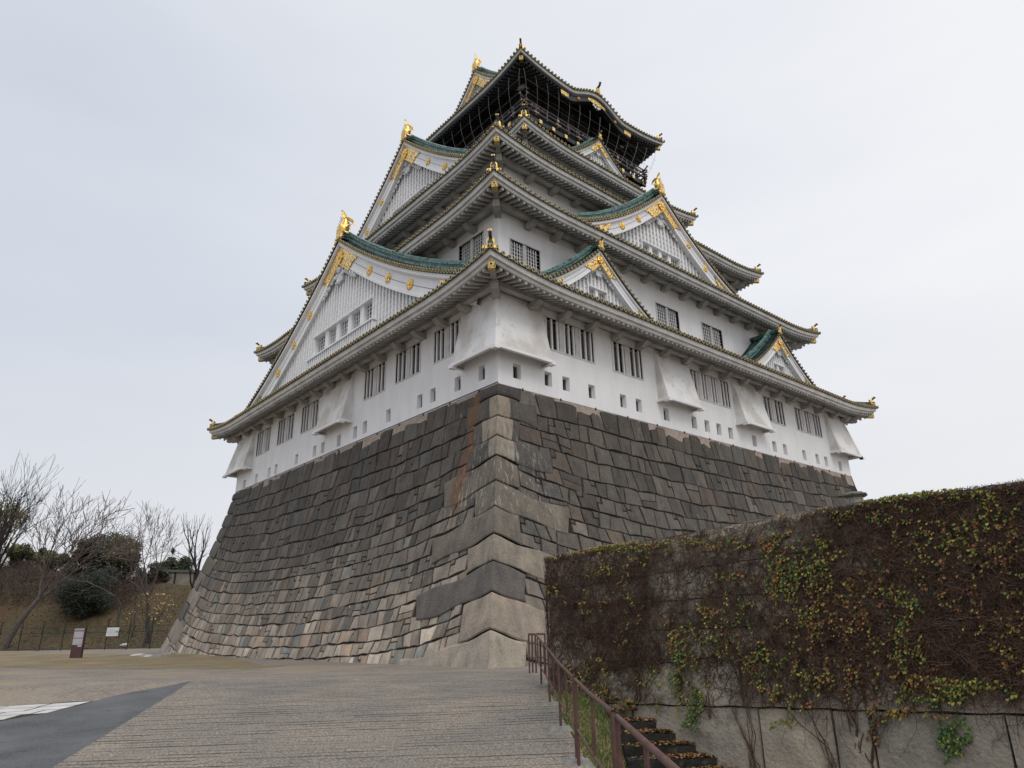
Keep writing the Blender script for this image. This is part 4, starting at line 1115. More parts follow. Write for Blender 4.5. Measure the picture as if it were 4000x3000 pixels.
m2 = t.nodes.new('ShaderNodeMix'); m2.data_type = 'RGBA'; t.links.new(gm_.outputs['Result'], m2.inputs[0]); t.links.new(m1.outputs[2], m2.inputs[6]); m2.inputs[7].default_value = (.03,.027,.024,1)
t.links.new(m2.outputs[2], pb.inputs['Base Color'])
hs = t.nodes.new('ShaderNodeMath'); hs.operation = 'MULTIPLY_ADD'; hs.inputs[1].default_value = -2.0; t.links.new(gm_.outputs['Result'], hs.inputs[0]); t.links.new(nb1.outputs['Fac'], hs.inputs[2])
bp = t.nodes.new('ShaderNodeBump'); bp.inputs['Strength'].default_value = .6; bp.inputs['Distance'].default_value = .02; t.links.new(hs.outputs[0], bp.inputs['Height']); t.links.new(bp.outputs['Normal'], pb.inputs['Normal'])
ASPH = mat('asphalt', (.062,.062,.064), (.115,.115,.118), .9, scale=.8, spots=[(24,.54,(.16,.16,.16),.5),(2.2,.64,(.03,.03,.03),.7),(.9,.6,(.11,.11,.115),.5)], bump=.6, bscale=60)
PAVE = mat('pale_stone_paving', (.42,.40,.37), (.56,.54,.51), .85, scale=1.5, spots=[(30,.6,(.3,.28,.26),.5)], bump=.2)
DRY = mat('dry_turf', (.15,.112,.055), (.25,.19,.095), 1, scale=.35, spots=[(.8,.52,(.16,.13,.105),.7),(9,.58,(.37,.30,.16),.6),(1.3,.62,(.07,.09,.03),.6)], bump=1, bscale=22)
ramp = sheet('concrete_ramp', [(-4,-9.8),(-4,1.02),(9,1.0),(10.9,.96),(13.7,.88),(16.1,.80),(18.9,.74),(21.9,.66),(24.2,.60),(26.4,.53),(26.3,-1.5),(24.2,-5.2),(21.99,-9.46),(19.38,-8.75),(17.55,-8.3),(16.08,-7.94),(14.96,-7.7),(14.01,-7.49),(13.05,-7.25),(12.19,-7.02),(11.44,-6.81),(7,-5.6),(0,-5.2),(-4,-5)], .022, CONC)
sheet('asphalt_path', [(-4,-16),(-4,-4.7),(0,-5.0),(7,-5.4),(11.44,-6.6),(13.05,-7.05),(14.96,-7.5),(17.55,-8.1),(19.38,-8.6),(21.99,-9.4),(21.99,-9.5),(21.05,-9.47),(20.29,-9.65),(19.41,-9.94),(18.67,-10.04),(17.94,-10.01),(16.84,-9.98),(16.17,-10.12),(15.48,-10.48),(14.2,-11.4),(12.5,-13.2),(9,-17),(0,-24)], .016, ASPH)
# paving strip
sheet('paving_strip', [(9,-17.3),(12.5,-13.4),(14.2,-11.5),(15.48,-10.52),(16.17,-10.16),(17.93,-10.02),(18.05,-10.2),(17.98,-10.6),(17.46,-11.7),(17.0,-13),(15.5,-16.0),(13,-20),(10,-24)], .010, GAP)
b = MB()
def inpoly(s, l, P_):
    c = False; n = len(P_)
    for i in range(n):
        (s0, l0), (s1, l1) = P_[i], P_[(i+1)%n]
        if (l0 > l) != (l1 > l) and s < (s1-s0)*(l-l0)/(l1-l0)+s0: c = not c
    return c
PVP = [(12.6,-13.5),(14.2,-11.56),(15.48,-10.58),(16.17,-10.22),(17.9,-10.1),(17.93,-10.6),(17.42,-11.66),(16.96,-13),(15.4,-16.0),(13,-19.5)]
pr = random.Random(3)
b = MB()
A0 = (17.9,-10.05)
# slabs laid in rows that follow the outer edge
def pv(a, c): # a along the strip, c across
    s_ = [17.97,17.42,16.96,15.4,13,10]; l_ = [-10.1,-11.66,-13,-16,-19.5,-23]
    aa_ = [0,1.65,3.07,6.4,10.6,15.2]
    return (interp(a, aa_, s_)-c, interp(a, aa_, l_)+.0)
a = 0
for row in range(6):
    a = -pr.random()*.5; c0, c1 = row*.55+.02, row*.55+.53
    while a < 15:
        w_ = pr.uniform(.7, 1.1); q = [pv(max(0,a+.02), c0), pv(max(0,a+w_-.02), c0), pv(max(0,a+w_-.02), c1), pv(max(0,a+.02), c1)]
        a += w_
        if all(inpoly(s, l, PVP+[]) for s, l in q) :
            b.face([(lambda P_: (P_[0], P_[1], g0(s)+.018+.0))(SL(s, l, 0)) for s, l in q])
        else:
            pp = q
            # clip against the curved asphalt edge by testing the centre
            cs = sum(x for x, _ in q)/4; cl = sum(y for _, y in q)/4
            if inpoly(cs, cl, PVP): b.face([(lambda P_: (P_[0], P_[1], g0(s)+.0135))(SL(s, l, 0)) for s, l in q])
pvo = b.build('paving_slabs', PAVE); pvo['kind'] = 'structure'
sheet('dry_grass_verge', [(33.0,-12.0),(33.6,-12.44),(34.9,-15.7),(37.1,-21.7),(40.5,-28.0),(47,-45),(66,-75),(72,-75),(72,-46),(66,-45.6),(57.2,-27.4),(60,-22),(50,-19),(36.5,-12.3),(35.5,-11.0)], .008, DRY)

# ------------------------------------------------------------------ ivy covered wall
tw = TWL = lambda u, o, z: (XW-o, u, z)     # u is world y, o towards the camera side
wallo = thing('ivy_wall', 'retaining wall of huge pale granite blocks beside the stair, overgrown with ivy', 'stone wall', (XW+.5, -20, 0))
WB = mat('pale_granite', (.70,.70,.70), (1.15,1.12,1.05), .9, scale=1.8, detail=9, bump=.6, bscale=14, attr='tone', spots=[(70,.56,(.13,.12,.11),.55),(48,.63,(.5,.48,.44),.4),(.7,.60,(.06,.052,.045),.6),(2.3,.57,(.14,.12,.10),.5),(9,.6,(.45,.42,.37),.25)], lo=.3, hi=.7)
def ytop(u): return 3.10+.03*(-14-u) if u > -20.97 else 3.33
lines = [lambda u:-4.8, lambda u:-1.55+.01*u, lambda u: -.12+(-15.7-u)*.037, lambda u:.66+(-16.8-u)*.105, lambda u:1.28+(-17-u)*.02+.06, lambda u:1.93+(-18-u)*.02, lambda u:2.47+(-17.3-u)*.05, lambda u: ytop(u)]
UE, US = -14.02, -34.0
vert = [[-14.02,-16.4,-19.2,-20.76,-22.4,-25,-28,-31,-34],[-14.02,-15.0,-16.46,-19.4,-20.78,-21.4,-23.3,-25.6,-29,-34],[-14.02,-15.4,-16.73,-17.72,-19.13,-20.78,-22.1,-23.52,-25.8,-29,-34],
        [-14.02,-15.6,-17.3,-19.96,-21.7,-23.6,-26,-30,-34],[-14.02,-16.3,-18.93,-21.2,-22.9,-24.8,-28,-34],[-14.02,-15.2,-17.1,-18.94,-20.6,-22.4,-24.2,-27,-34],[-14.02,-16.6,-18.6,-20.97,-23.1,-25,-29,-34]]
wr_ = random.Random(9)
b = MB()
for i in range(len(lines)-1):
    for k in range(len(vert[i])-1):
        a, c = vert[i][k], vert[i][k+1]; za0, zc0, za1, zc1 = lines[i](a), lines[i](c), lines[i+1](a), lines[i+1](c)
        if i == 5 and False: continue
        kk = wr_.uniform(.75, 1.15); hue = wr_.uniform(-.01, .012)
        b.col = (.42*kk+hue, .375*kk, .31*kk-hue*.5)
        j = wr_.uniform(-.02,.025); gp = .009 if i > 1 else .022; sk = wr_.uniform(-.04,.04) if 0 < k < len(vert[i])-2 else 0
        N = 6
        def P(s, t, h, g):
            ua, uc_ = a-g*(1 if k else 0), c+g; z0_, z1_ = lerp(za0,zc0,s)+g, lerp(za1,zc1,s)-(g if i < len(lines)-2 else 0)
            u = lerp(ua, uc_, s)+sk*(t-.5); z = lerp(z0_, z1_, t)+.012*math.sin(u*7+i)
            return TWL(u, h, z)
        for q in range(N):
            for q2 in range(4):
                s0, s1, t0, t1 = q/N, (q+1)/N, q2/4, (q2+1)/4
                f = lambda s, t: P(s, t, j+(.035 if 0 < s < 1 and 0 < t < 1 else 0)+.012*math.sin(s*9+t*5+i*3+k), gp+(.0 if True else 0))
                b.face([f(s0,t0),f(s1,t0),f(s1,t1),f(s0,t1)])
        for (pa, pb_) in ((lambda s:P(s,0,j,gp), lambda s:P(s,0,-.3,gp)), (lambda s:P(s,1,j,gp), lambda s:P(s,1,-.3,gp))):
            b.strip([pa(q/N) for q in range(N+1)], [pb_(q/N) for q in range(N+1)])
        for s in (0, 1): b.strip([P(s,q/4,j,gp) for q in range(5)], [P(s,q/4,-.3,gp) for q in range(5)])
b.build('granite_blocks', WB, wallo, color=True)
b = MB(); b.col = (.2,.19,.17)
# core, rough end face and top
b.face([TWL(UE-.03,-.1,-4.8),TWL(US,-.1,-4.8),TWL(US,-.1,3.25),TWL(UE-.03,-.1,3.0)], 1)
b.face([TWL(UE,-.02,-1),TWL(UE,-1.2,-1),TWL(UE,-1.2,ytop(UE)),TWL(UE,-.02,ytop(UE))], 0)
for (u0, u1) in ((UE,-20.95),(-21.04,US)):
    n = 24; b.strip([TWL(lerp(u0,u1,k/n),.0,ytop(lerp(u0,u1,k/n))-.002) for k in range(n+1)], [TWL(lerp(u0,u1,k/n),-1.2,ytop(lerp(u0,u1,k/n))+.05) for k in range(n+1)], 0)
b.face([TWL(UE,-1.2,-1),TWL(US,-1.2,-1),TWL(US,-1.2,3.3),TWL(UE,-1.2,3.1)], 0)
b.build('core', [WB, GAP], wallo, color=True)
b = MB(); b.col = (.22,.2,.18)
for k in range(9): b.box8([TWL(-17.6-k*.36,-.62,ytop(-18)+.03),TWL(-17.95-k*.36,-.62,ytop(-18)+.03),TWL(-17.95-k*.36,-.2,ytop(-18)),TWL(-17.6-k*.36,-.2,ytop(-18)),TWL(-17.6-k*.36,-.62,ytop(-18)+.14),TWL(-17.95-k*.36,-.62,ytop(-18)+.15),TWL(-17.95-k*.36,-.2,ytop(-18)+.12),TWL(-17.6-k*.36,-.2,ytop(-18)+.12)]) if k in (6,7,8) else None
for (u0, u1) in ((-19.55,-20.93),(-21.06,-22.9)):
    b.box8([TWL(u0,-.9,3.2),TWL(u1,-.9,3.25),TWL(u1,-.01,3.25),TWL(u0,-.01,3.2),TWL(u0,-.9,ytop(u0)+.04),TWL(u1,-.9,ytop(u1)+.05),TWL(u1,-.01,ytop(u1)+.05),TWL(u0,-.01,ytop(u0)+.04)])
b.build('coping_block', WB, wallo, color=True)
# raised terrace retained by the wall
b = MB(); b.face([(XW+1.15,-34,2.6),(20,-34,2.6),(20,-19.5,2.6),(XW+1.15,-19.5,2.6)]); b.face([(XW+1.15,-19.5,-.5),(20,-19.5,-.5),(20,-19.5,2.6),(XW+1.15,-19.5,2.6)])
te = b.build('terrace', GRAV); te['kind'] = 'structure'

# ivy: stems and leaves. density map from clusters on the wall face (y, z)
def fpx(x, y):   # measured wall positions of the leaf clusters
    # affine map fitted to the wall face near the picture
    px_, py_ = 2000+.9042*x, 1900+.9042*y
    d = Fv+R2*((px_-2000)/FPX)-U2*((py_-1500)/FPX); t = (XW-CX)/d.x
    return (CY+t*d.y, CZ+t*d.z)
ir = random.Random(21)
LEAF = [mat('leaf_green', (.035,.078,.014), (.09,.15,.026), .6, scale=9), mat('leaf_yellow_green', (.16,.165,.025), (.33,.28,.04), .6, scale=9), mat('leaf_orange', (.22,.115,.028), (.26,.075,.025), .6, scale=9), mat('leaf_brown', (.055,.028,.015), (.11,.055,.025), .8, scale=9)]
STEM = mat('vine_stem', (.042,.022,.014), (.105,.056,.034), .9, scale=5)
clus = [  # x, y, rx, ry, count, weights (green, yellowgreen, orange, brown)
 (1190,340,95,120,900,(6,3,1,0)),(1310,300,80,110,480,(5,4,1,0)),(1150,230,120,40,260,(4,4,2,1)),(750,740,75,130,700,(6,4,1,1)),(790,950,35,95,330,(8,2,0,0)),(640,780,45,30,150,(7,3,0,0)),
 (500,440,18,140,170,(5,4,2,0)),(450,255,230,18,420,(2,6,3,1)),(560,270,90,40,150,(4,4,2,0)),(200,430,35,35,110,(1,6,3,0)),(390,350,70,25,150,(2,6,2,0)),(380,480,60,40,130,(2,4,3,1)),
 (330,770,110,70,420,(3,5,2,3)),(390,850,100,50,260,(3,4,2,3)),(520,910,90,25,150,(3,4,3,2)),(900,520,60,70,130,(4,4,1,0)),(1020,520,50,60,130,(6,3,1,0)),(830,540,60,60,170,(1,3,5,1)),(700,640,50,70,180,(1,4,4,1)),
 (940,650,90,50,240,(5,3,2,1)),(1090,700,80,60,320,(5,4,2,1)),(1060,790,50,40,120,(4,3,2,2)),(1390,440,110,110,520,(1,6,4,2)),(1280,600,110,90,520,(3,4,4,3)),(1400,760,110,110,520,(2,4,4,5)),
 (1480,620,140,130,560,(1,2,3,8)),(1680,560,60,140,560,(7,4,1,0)),(1740,700,70,60,260,(6,4,1,0)),(1880,210,170,90,560,(3,6,3,2)),(2090,110,120,90,520,(4,6,2,2)),(2120,260,110,70,260,(2,5,3,3)),
 (1550,130,160,60,300,(4,4,2,3)),(1750,90,150,50,260,(4,4,2,3)),(1990,850,180,32,620,(4,6,1,0)),(1850,900,120,30,240,(5,4,1,0)),(1900,1040,65,50,420,(9,1,0,0)),(1930,1110,25,45,120,(9,1,0,0)),(1680,960,80,20,150,(1,4,5,2)),
 (1900,450,260,160,600,(1,2,3,8)),(1500,450,200,170,700,(1,2,3,8)),(2150,600,90,160,420,(1,3,4,5)),(1700,800,180,90,620,(1,3,4,6)),(1600,950,60,60,160,(1,1,4,6)),(960,370,60,25,120,(4,3,4,0)),(1090,250,70,16,120,(0,1,8,1)),(1130,400,40,60,130,(0,4,6,0)),
 (1200,900,200,70,130,(1,2,3,5)),(600,600,420,260,160,(1,2,2,3)),(1700,300,480,260,500,(2,3,2,6)),(1240,800,60,80,260,(4,4,2,2)),(800,880,60,50,120,(4,4,1,0)),(1180,1005,50,12,60,(3,5,1,0)),(620,240,420,16,900,(3,6,3,2)),(1800,20,340,14,800,(5,6,1,2)),(2400,300,300,330,1300,(3,4,3,6)),(2350,800,200,200,700,(3,4,3,5))]
lv = MB()
def leaf(u, z, mi, s, o=None):
    o = ir.uniform(.03, .14) if o is None else o
    c = Vector(TWL(u, o, z)); a = ir.uniform(0, 6.28); tilt = ir.uniform(-.7, .7); tl2 = ir.uniform(-.2, .9)
    ax = Vector((math.sin(tilt), math.cos(tilt), 0)); ay = Vector((-math.sin(tl2), 0, -math.cos(tl2)))
    X = (ax*math.cos(a*.15)+ay*math.sin(a*.15))*s; Y = ay*s
    n = ax.cross(ay)*s*.18
    p = [c-Y*.45, c-X*.5-Y*.25+n, c-X*.48+Y*.22+n, c+Y*.65, c+X*.48+Y*.22+n, c+X*.5-Y*.25+n, c-Y*.28]
    i = len(lv.v); lv.v.extend([tuple(q) for q in p])
    for f in ((6,1,2,3),(6,3,4,5)): lv.f.append(tuple(i+q for q in f)); lv.m.append(mi); lv.c.append((1,1,1))
for (x, y, rx, ry, n, wt) in clus:
    # leaves strung along a few wandering shoots inside the cluster
    nsh = max(3, n//26)
    n = int(n*.8)
    for _ in range(nsh):
        px_, py_ = ir.gauss(x, rx*.55), ir.gauss(y, ry*.55); ang = ir.uniform(0.6, 2.5)
        for q in range(n//nsh+1):
            px_ += math.cos(ang)*ir.uniform(2, 8)*(1 if rx > ry*2 else .6); py_ += math.sin(ang)*ir.uniform(2, 8)*(.35 if rx > ry*2 else .8); ang += ir.uniform(-.5, .5)
            u, z = fpx(px_+ir.gauss(0,5), py_+ir.gauss(0,5))
            if z > ytop(u)+.05: z = ytop(u)-abs(ir.gauss(0,.05))+.04
            if u > -14.0: continue
            leaf(u, z, ir.choices((0,1,2,3), wt)[0], ir.uniform(.030, .054))
st = MB()
def vine(u, z, ang, n, step, r0, wander, grav, o=.03):
    pts = []; rad = []
    for k in range(n):
        zz = min(z, ytop(u)+ir.uniform(-.14,.04))
        pts.append(TWL(u, o+ir.uniform(-.01,.03), zz)); rad.append(r0*(1-.6*k/n))
        ang += ir.gauss(0, wander); ang = lerp(ang, grav, .08)
        u += math.cos(ang)*step; z += math.sin(ang)*step
        if u > -14.0: u = -14.0-abs(ir.gauss(0,.02))
        if z > ytop(u)+.05: ang = -abs(ang)
    st.tube(pts, rad, 3, 0, cap=False)
# trunks climbing from the foot
for (x, y0, h) in ((1010,955,2.2),(1062,1230,1.6),(1395,1230,2.6),(1570,1230,2.8),(1110,955,1.7),(1270,955,1.6),(1505,1150,2.0),(1150,700,1.5),(2190,900,2.0),(555,930,1.2),(860,1000,1.4),(1210,960,1.2)):
    for q in range(6):
        u, z = fpx(x+ir.gauss(0,14), y0); vine(u, z, math.pi/2+ir.gauss(0,.12), int(h/.11), .11, ir.uniform(.005,.013), .24, math.pi/2, .03)
# the tangle over the upper wall
for k in range(7500):
    x = ir.uniform(150, 2500) if k % 3 else ir.uniform(1350, 2500); lim = lerp(700, 900, clamp((x-150)/1200))
    y = ir.uniform(lerp(300, -60, clamp((x-150)/2100)), lim) if x < 1400 else ir.uniform(-40, 880)
    u, z = fpx(x, y)
    if z > ytop(u): z = ytop(u)-.1
    a = ir.choice([0, math.pi, math.pi/2, -math.pi/2, ir.uniform(-3,3)])+ir.gauss(0,.4)
    vine(u, z, a, ir.randint(7, 15), ir.uniform(.05,.10), ir.uniform(.003,.0065), .35, ir.choice([math.pi/2, -math.pi/2, a]), ir.uniform(.02,.12))
for k in range(3000):
    x = ir.uniform(150, 620) if k % 3 else ir.uniform(150, 1400); y = ir.uniform(310, 900 if x < 620 else 640); u, z = fpx(x, y)
    vine(u, z, ir.uniform(-3.1,3.1), ir.randint(6, 13), ir.uniform(.05,.09), ir.uniform(.003,.0065), .45, ir.choice([0, math.pi/2, -math.pi/2]), ir.uniform(.02,.08))
for k in range(900):
    x = ir.uniform(430, 2300); y = ir.uniform(700, 960); u, z = fpx(x, y)
    vine(u, z, math.pi/2+ir.gauss(0,.6)*1.6, ir.randint(8, 16), .07, ir.uniform(.003,.007), .22, math.pi/2, .02)
iv = MB(); iv.v = lv.v+st.v; n0 = len(lv.v)
iv.f = lv.f+[tuple(i+n0 for i in f) for f in st.f]; iv.m = lv.m+[4]*len(st.f); iv.c = [None]*len(iv.f)
io_ = iv.build('ivy', LEAF+[STEM]); tag(io_, 'ivy with brown stems and green, yellow and orange leaves spread over the granite wall', 'ivy', kind='stuff')

# ------------------------------------------------------------------ stair, bank, fallen leaves
STEP = mat('mossy_dark_stone', (.012,.011,.009), (.03,.027,.022), .9, scale=4, spots=[(6,.6,(.10,.10,.05),.5)], bump=.5)
stair = thing('stone_stair', 'dark worn stone stair going down between the grassy bank and the ivy covered wall', 'stairs', SL(15, 2.6, -1))
for k in range(17):
    s1 = 16.6-.35*k; z1 = zst(s1); s0 = s1-.35
    if z1 < -4: break
    b = MB(); le = 2.02; re0, re1 = wall_l(s1)+.02, wall_l(s0)+.02
    if re0 < le+.3: continue
    N = 5
    b.strip([SL(s0, lerp(le, re1, q/N), z1+.012*math.sin(q*2+k)) for q in range(N+1)], [SL(s1+.03, lerp(le, re0, q/N), z1+.01*math.sin(q*1.7+k)) for q in range(N+1)])
    b.strip([SL(s0, lerp(le, re1, q/N), z1+.012*math.sin(q*2+k)) for q in range(N+1)], [SL(s0+.015, lerp(le, re1, q/N), z1-.19) for q in range(N+1)])
    b.strip([SL(s0, le, z1), SL(s1, le, z1)], [SL(s0, le, z1-.3), SL(s1, le, z1-.3)])
    b.build('step', STEP, stair)
lm = MB(); fr_ = random.Random(8)
for k in range(9000):
    s = fr_.uniform(9.5, 16.8); wl_ = wall_l(s)
    l = wl_-abs(fr_.gauss(0, .5))-.03 if fr_.random() < .82 else fr_.uniform(2.05, wl_)
    if l < 1.9 or l > wl_-.02: continue
    kst = math.floor((16.6-s)/.35); z = zst(16.6-.35*kst)+.012+fr_.random()*.05*clamp(1.2-(wl_-l))
    c = Vector(SL(s, l, z)); a = fr_.uniform(0, 6.28); r_ = fr_.uniform(.022, .045)
    t1_, t2_ = Vector((math.cos(a), math.sin(a), fr_.uniform(-.5,.5)))*r_, Vector((-math.sin(a), math.cos(a), fr_.uniform(-.5,.5)))*r_*.75
    lm.face([c-t1_, c-t2_*.8, c+t1_, c+t2_], fr_.choices((0,1,2,3),(6,5,2,1))[0])
tag(lm.build('fallen_leaves', [LEAF[3], LEAF[2], mat('leaf_tan', (.28,.20,.10), (.36,.26,.14), .8), LEAF[1]]), 'brown and orange fallen leaves lying on the dark stair below the wall', 'leaves', kind='stuff')
# grass on the bank
gb = MB()
for k in range(30000):
    s = fr_.uniform(8.2, 19.2); lr = rail_l(s)+.16; wl_ = min(2.1, wall_l(s)-.02)
    if wl_ < lr+.05: continue
    l = lr+(wl_-lr)*fr_.random()
    if s > 17.5: 
        if l > .95: continue
    z = gz(s, l); c = Vector(SL(s, l, z)); a = fr_.uniform(0, 6.28); h = fr_.uniform(.03, .10)*(1.3 if fr_.random() < .1 else 1); lx_, ly_ = fr_.gauss(0,.5), fr_.gauss(0,.5)
    wv_ = Vector((math.cos(a), math.sin(a), 0))*.006
    p1 = c+Vector((lx_*h*.3, ly_*h*.3, h*.6)); p2 = c+Vector((lx_*h, ly_*h, h))
    gb.face([c-wv_, c+wv_, p1+wv_*.7, p2, p1-wv_*.7], 0 if fr_.random() < .55+.25*math.sin(s*2.1+l*3) else (1 if fr_.random() < .8 else 2))
tag(gb.build('bank_grass', [mat('grass_green', (.07,.12,.02), (.12,.19,.035), .8), mat('grass_straw', (.30,.25,.11), (.40,.34,.17), .9), LEAF[3]]), 'short green and straw coloured grass on the bank beside the railing', 'grass', kind='stuff')
bk = sheet  # bank soil follows the terrain
b = MB()
for i in range(40):
    s0 = 8+i*.25; s1 = s0+.25
    if s1 > 17.6: break
    for j in range(8):
        f = lambda s, q: SL(s, lerp(rail_l(s)+.15, 2.06, q/8), gz(s, lerp(rail_l(s)+.15, 2.06, q/8))+.006)
        b.face([f(s0,j),f(s1,j),f(s1,j+1),f(s0,j+1)])
so_ = b.build('bank_soil', mat('bank_earth', (.07,.07,.03), (.14,.13,.06), 1, scale=6, bump=.6)); so_['kind'] = 'structure'

# ------------------------------------------------------------------ railing
RUST = mat('rusty_red_paint', (.070,.032,.027), (.115,.055,.043), .6, scale=5, spots=[(14,.6,(.16,.075,.045),.6),(9,.66,(.04,.03,.03),.6)], bump=.15)
FOOT = mat('concrete_foot', (.16,.155,.145), (.24,.23,.21), .9, scale=8, bump=.3)
railing = thing('handrail', 'rust brown tubular steel railing leading up the ramp edge to the stone base corner', 'railing', SL(14, .75))
H = 1.12
sp_ = [8.0,9.45,10.93,12.3-.0,13.68,14.9,16.12,17.5,18.9,20.4,21.9]
# three rail lengths as in the picture: each has its own end posts
def rp(s, dz, dl=0): return Vector(SL(s, rail_l(s)+dl, g0(s)+dz))
lens = [(3.4,6.86),(7.16,10.82),(11.04,21.6)]
full = {8.2:0, 10.93:1, 11.3:1, 13.68:1, 16.12:1, 18.9:1, 21.6:1}
for (a, c) in lens:
    b = MB(); n = max(2, int((c-a)/.6)); b.tube([rp(lerp(a,c,k/n), H) for k in range(n+1)], .025, 10); b.build('top_rail', RUST, railing, smooth=True)
    b = MB(); b.tube([rp(lerp(a,c,k/n), H*.42) for k in range(n+1)], .018, 8); b.build('lower_rail', RUST, railing, smooth=True)
    for s in (a, c): 
        b = MB(); b.tube([rp(s, -.02 if s < 22 else 0), rp(s, H)], .025, 10); b.build('post', RUST, railing)
for s in (13.68, 16.12, 18.9):
    b = MB(); b.tube([rp(s,-.02), rp(s,H)], .025, 10); b.build('post', RUST, railing)
for s in (5.4, 8.9, 12.3, 14.9, 17.5, 20.3):
    b = MB(); b.tube([rp(s,H*.42), rp(s,H)], .019, 8); b.build('baluster', RUST, railing)
for s in (3.4, 7.05, 10.95, 13.68, 16.12, 18.9, 21.6):
    b = MB(); c = rp(s, 0); n_ = .22; v1 = Vector((vx, vy, 0)); v2 = Vector((vy, -vx, 0))
    lo_ = [c+v1*a_*.20+v2*b_*.26-Vector((0,0,.05)) for a_, b_ in ((-1,-1),(1,-1),(1,1),(-1,1))]; hi_ = [c+v1*a_*.11+v2*b_*.15+Vector((0,0,.075)) for a_, b_ in ((-1,-1),(1,-1),(1,1),(-1,1))]
    b.box8(lo_+hi_); b.build('footing', FOOT, railing)
# far end turns away behind the wall
E0 = rp(21.6, H); q1 = Vector(SL(22.5, .36, g0(22.5)+H)); q2 = Vector(SL(22.0, .83, g0(22)+H))
b = MB(); b.tube([q1, E0, q2], .03, 8); b.tube([q1-Vector((0,0,H*.58)), E0-Vector((0,0,H*.58)), q2-Vector((0,0,H*.58))], .022, 8); b.build('end_rail', RUST, railing)
for q in (q1, q2, q1.lerp(E0,.5)): b = MB(); b.tube([q, q-Vector((0,0,H if q is not q1.lerp(E0,.5) else .6))], .024, 8); b.build('post', RUST, railing)

# ------------------------------------------------------------------ stone lantern behind the wall
lz = 2.6; LT = Vector(SL(14, 6.86, lz))
lan = thing('stone_lantern', 'hexagonal stone post with a flat overhanging cap rising behind the ivy wall', 'lantern', LT)
lan_m = mat('lantern_stone', (.30,.28,.25), (.42,.40,.36), .85, scale=5, bump=.3); lan_m2 = mat('lantern_cap_stone', (.08,.09,.07), (.16,.16,.13), .9, scale=6, bump=.4)
def prism(b, z0, r0, z1, r1, n=6, ph=.3, m=0):
    A = [Vector((math.cos(ph+2*math.pi*k/n)*r0, math.sin(ph+2*math.pi*k/n)*r0, z0)) for k in range(n)]; B_ = [Vector((math.cos(ph+2*math.pi*k/n)*r1, math.sin(ph+2*math.pi*k/n)*r1, z1)) for k in range(n)]
    b.strip(A+[A[0]], B_+[B_[0]], m); b.face(B_, m); b.face(A[::-1], m)
b = MB(); prism(b, 0, .16, .75, .10); prism(b, .75, .10, 1.20, .135)
for k in range(6):
    a = .3+math.pi*k/3; b.bar((math.cos(a)*.105, math.sin(a)*.105, .75), (math.cos(a)*.14, math.sin(a)*.14, 1.2), (.012,0,0), (0,.012,0))
b.build('lantern_body', lan_m, lan, local=True)
b = MB(); prism(b, 1.20, .19, 1.235, .25, m=0); prism(b, 1.235, .25, 1.26, .25); prism(b, 1.26, .22, 1.30, .15); b.build('lantern_cap', lan_m2, lan, local=True)
# ------------------------------------------------------------------ grassy hill beyond the fence
def hz(s, l):
    foot = 80-.10*(l+45); top = 100
    zt_ = interp(l, [-110,-76,-66,-50,-44,-30,10], [12.5,11.6,10.8,8.5,8.3,8.0,7.6])
    t = clamp((s-foot)/(top-foot)); t = t*t*(3-2*t)*.6+t*.4
    return lerp(.28, zt_, t)+.15*math.sin(l*.7+s*.3)*t
b = MB(); HS = [78+.8*i for i in range(0, 32)]+[106,112,125,160]; HL = [-230,-180,-140]+[-120+1.5*i for i in range(0, 87)]
for s in HS:
    for l in HL: b.v.append(SL(s, l, hz(s, l) if s > 79 else .25))
n_ = len(HL)
for i in range(len(HS)-1):
    for j in range(n_-1): b.f.append((i*n_+j, i*n_+j+1, (i+1)*n_+j+1, (i+1)*n_+j)); b.m.append(0); b.c.append(None)
HILL = mat('leaf_strewn_turf', (.045,.045,.018), (.085,.058,.026), 1, scale=.28, spots=[(1.7,.52,(.10,.056,.024),.75),(.22,.54,(.075,.042,.022),.7),(5,.6,(.14,.085,.036),.6),(3,.62,(.03,.038,.014),.6)], bump=1, bscale=5, lo=.35, hi=.65)
ho = b.build('hillside', HILL, smooth=True); ho['kind'] = 'structure'

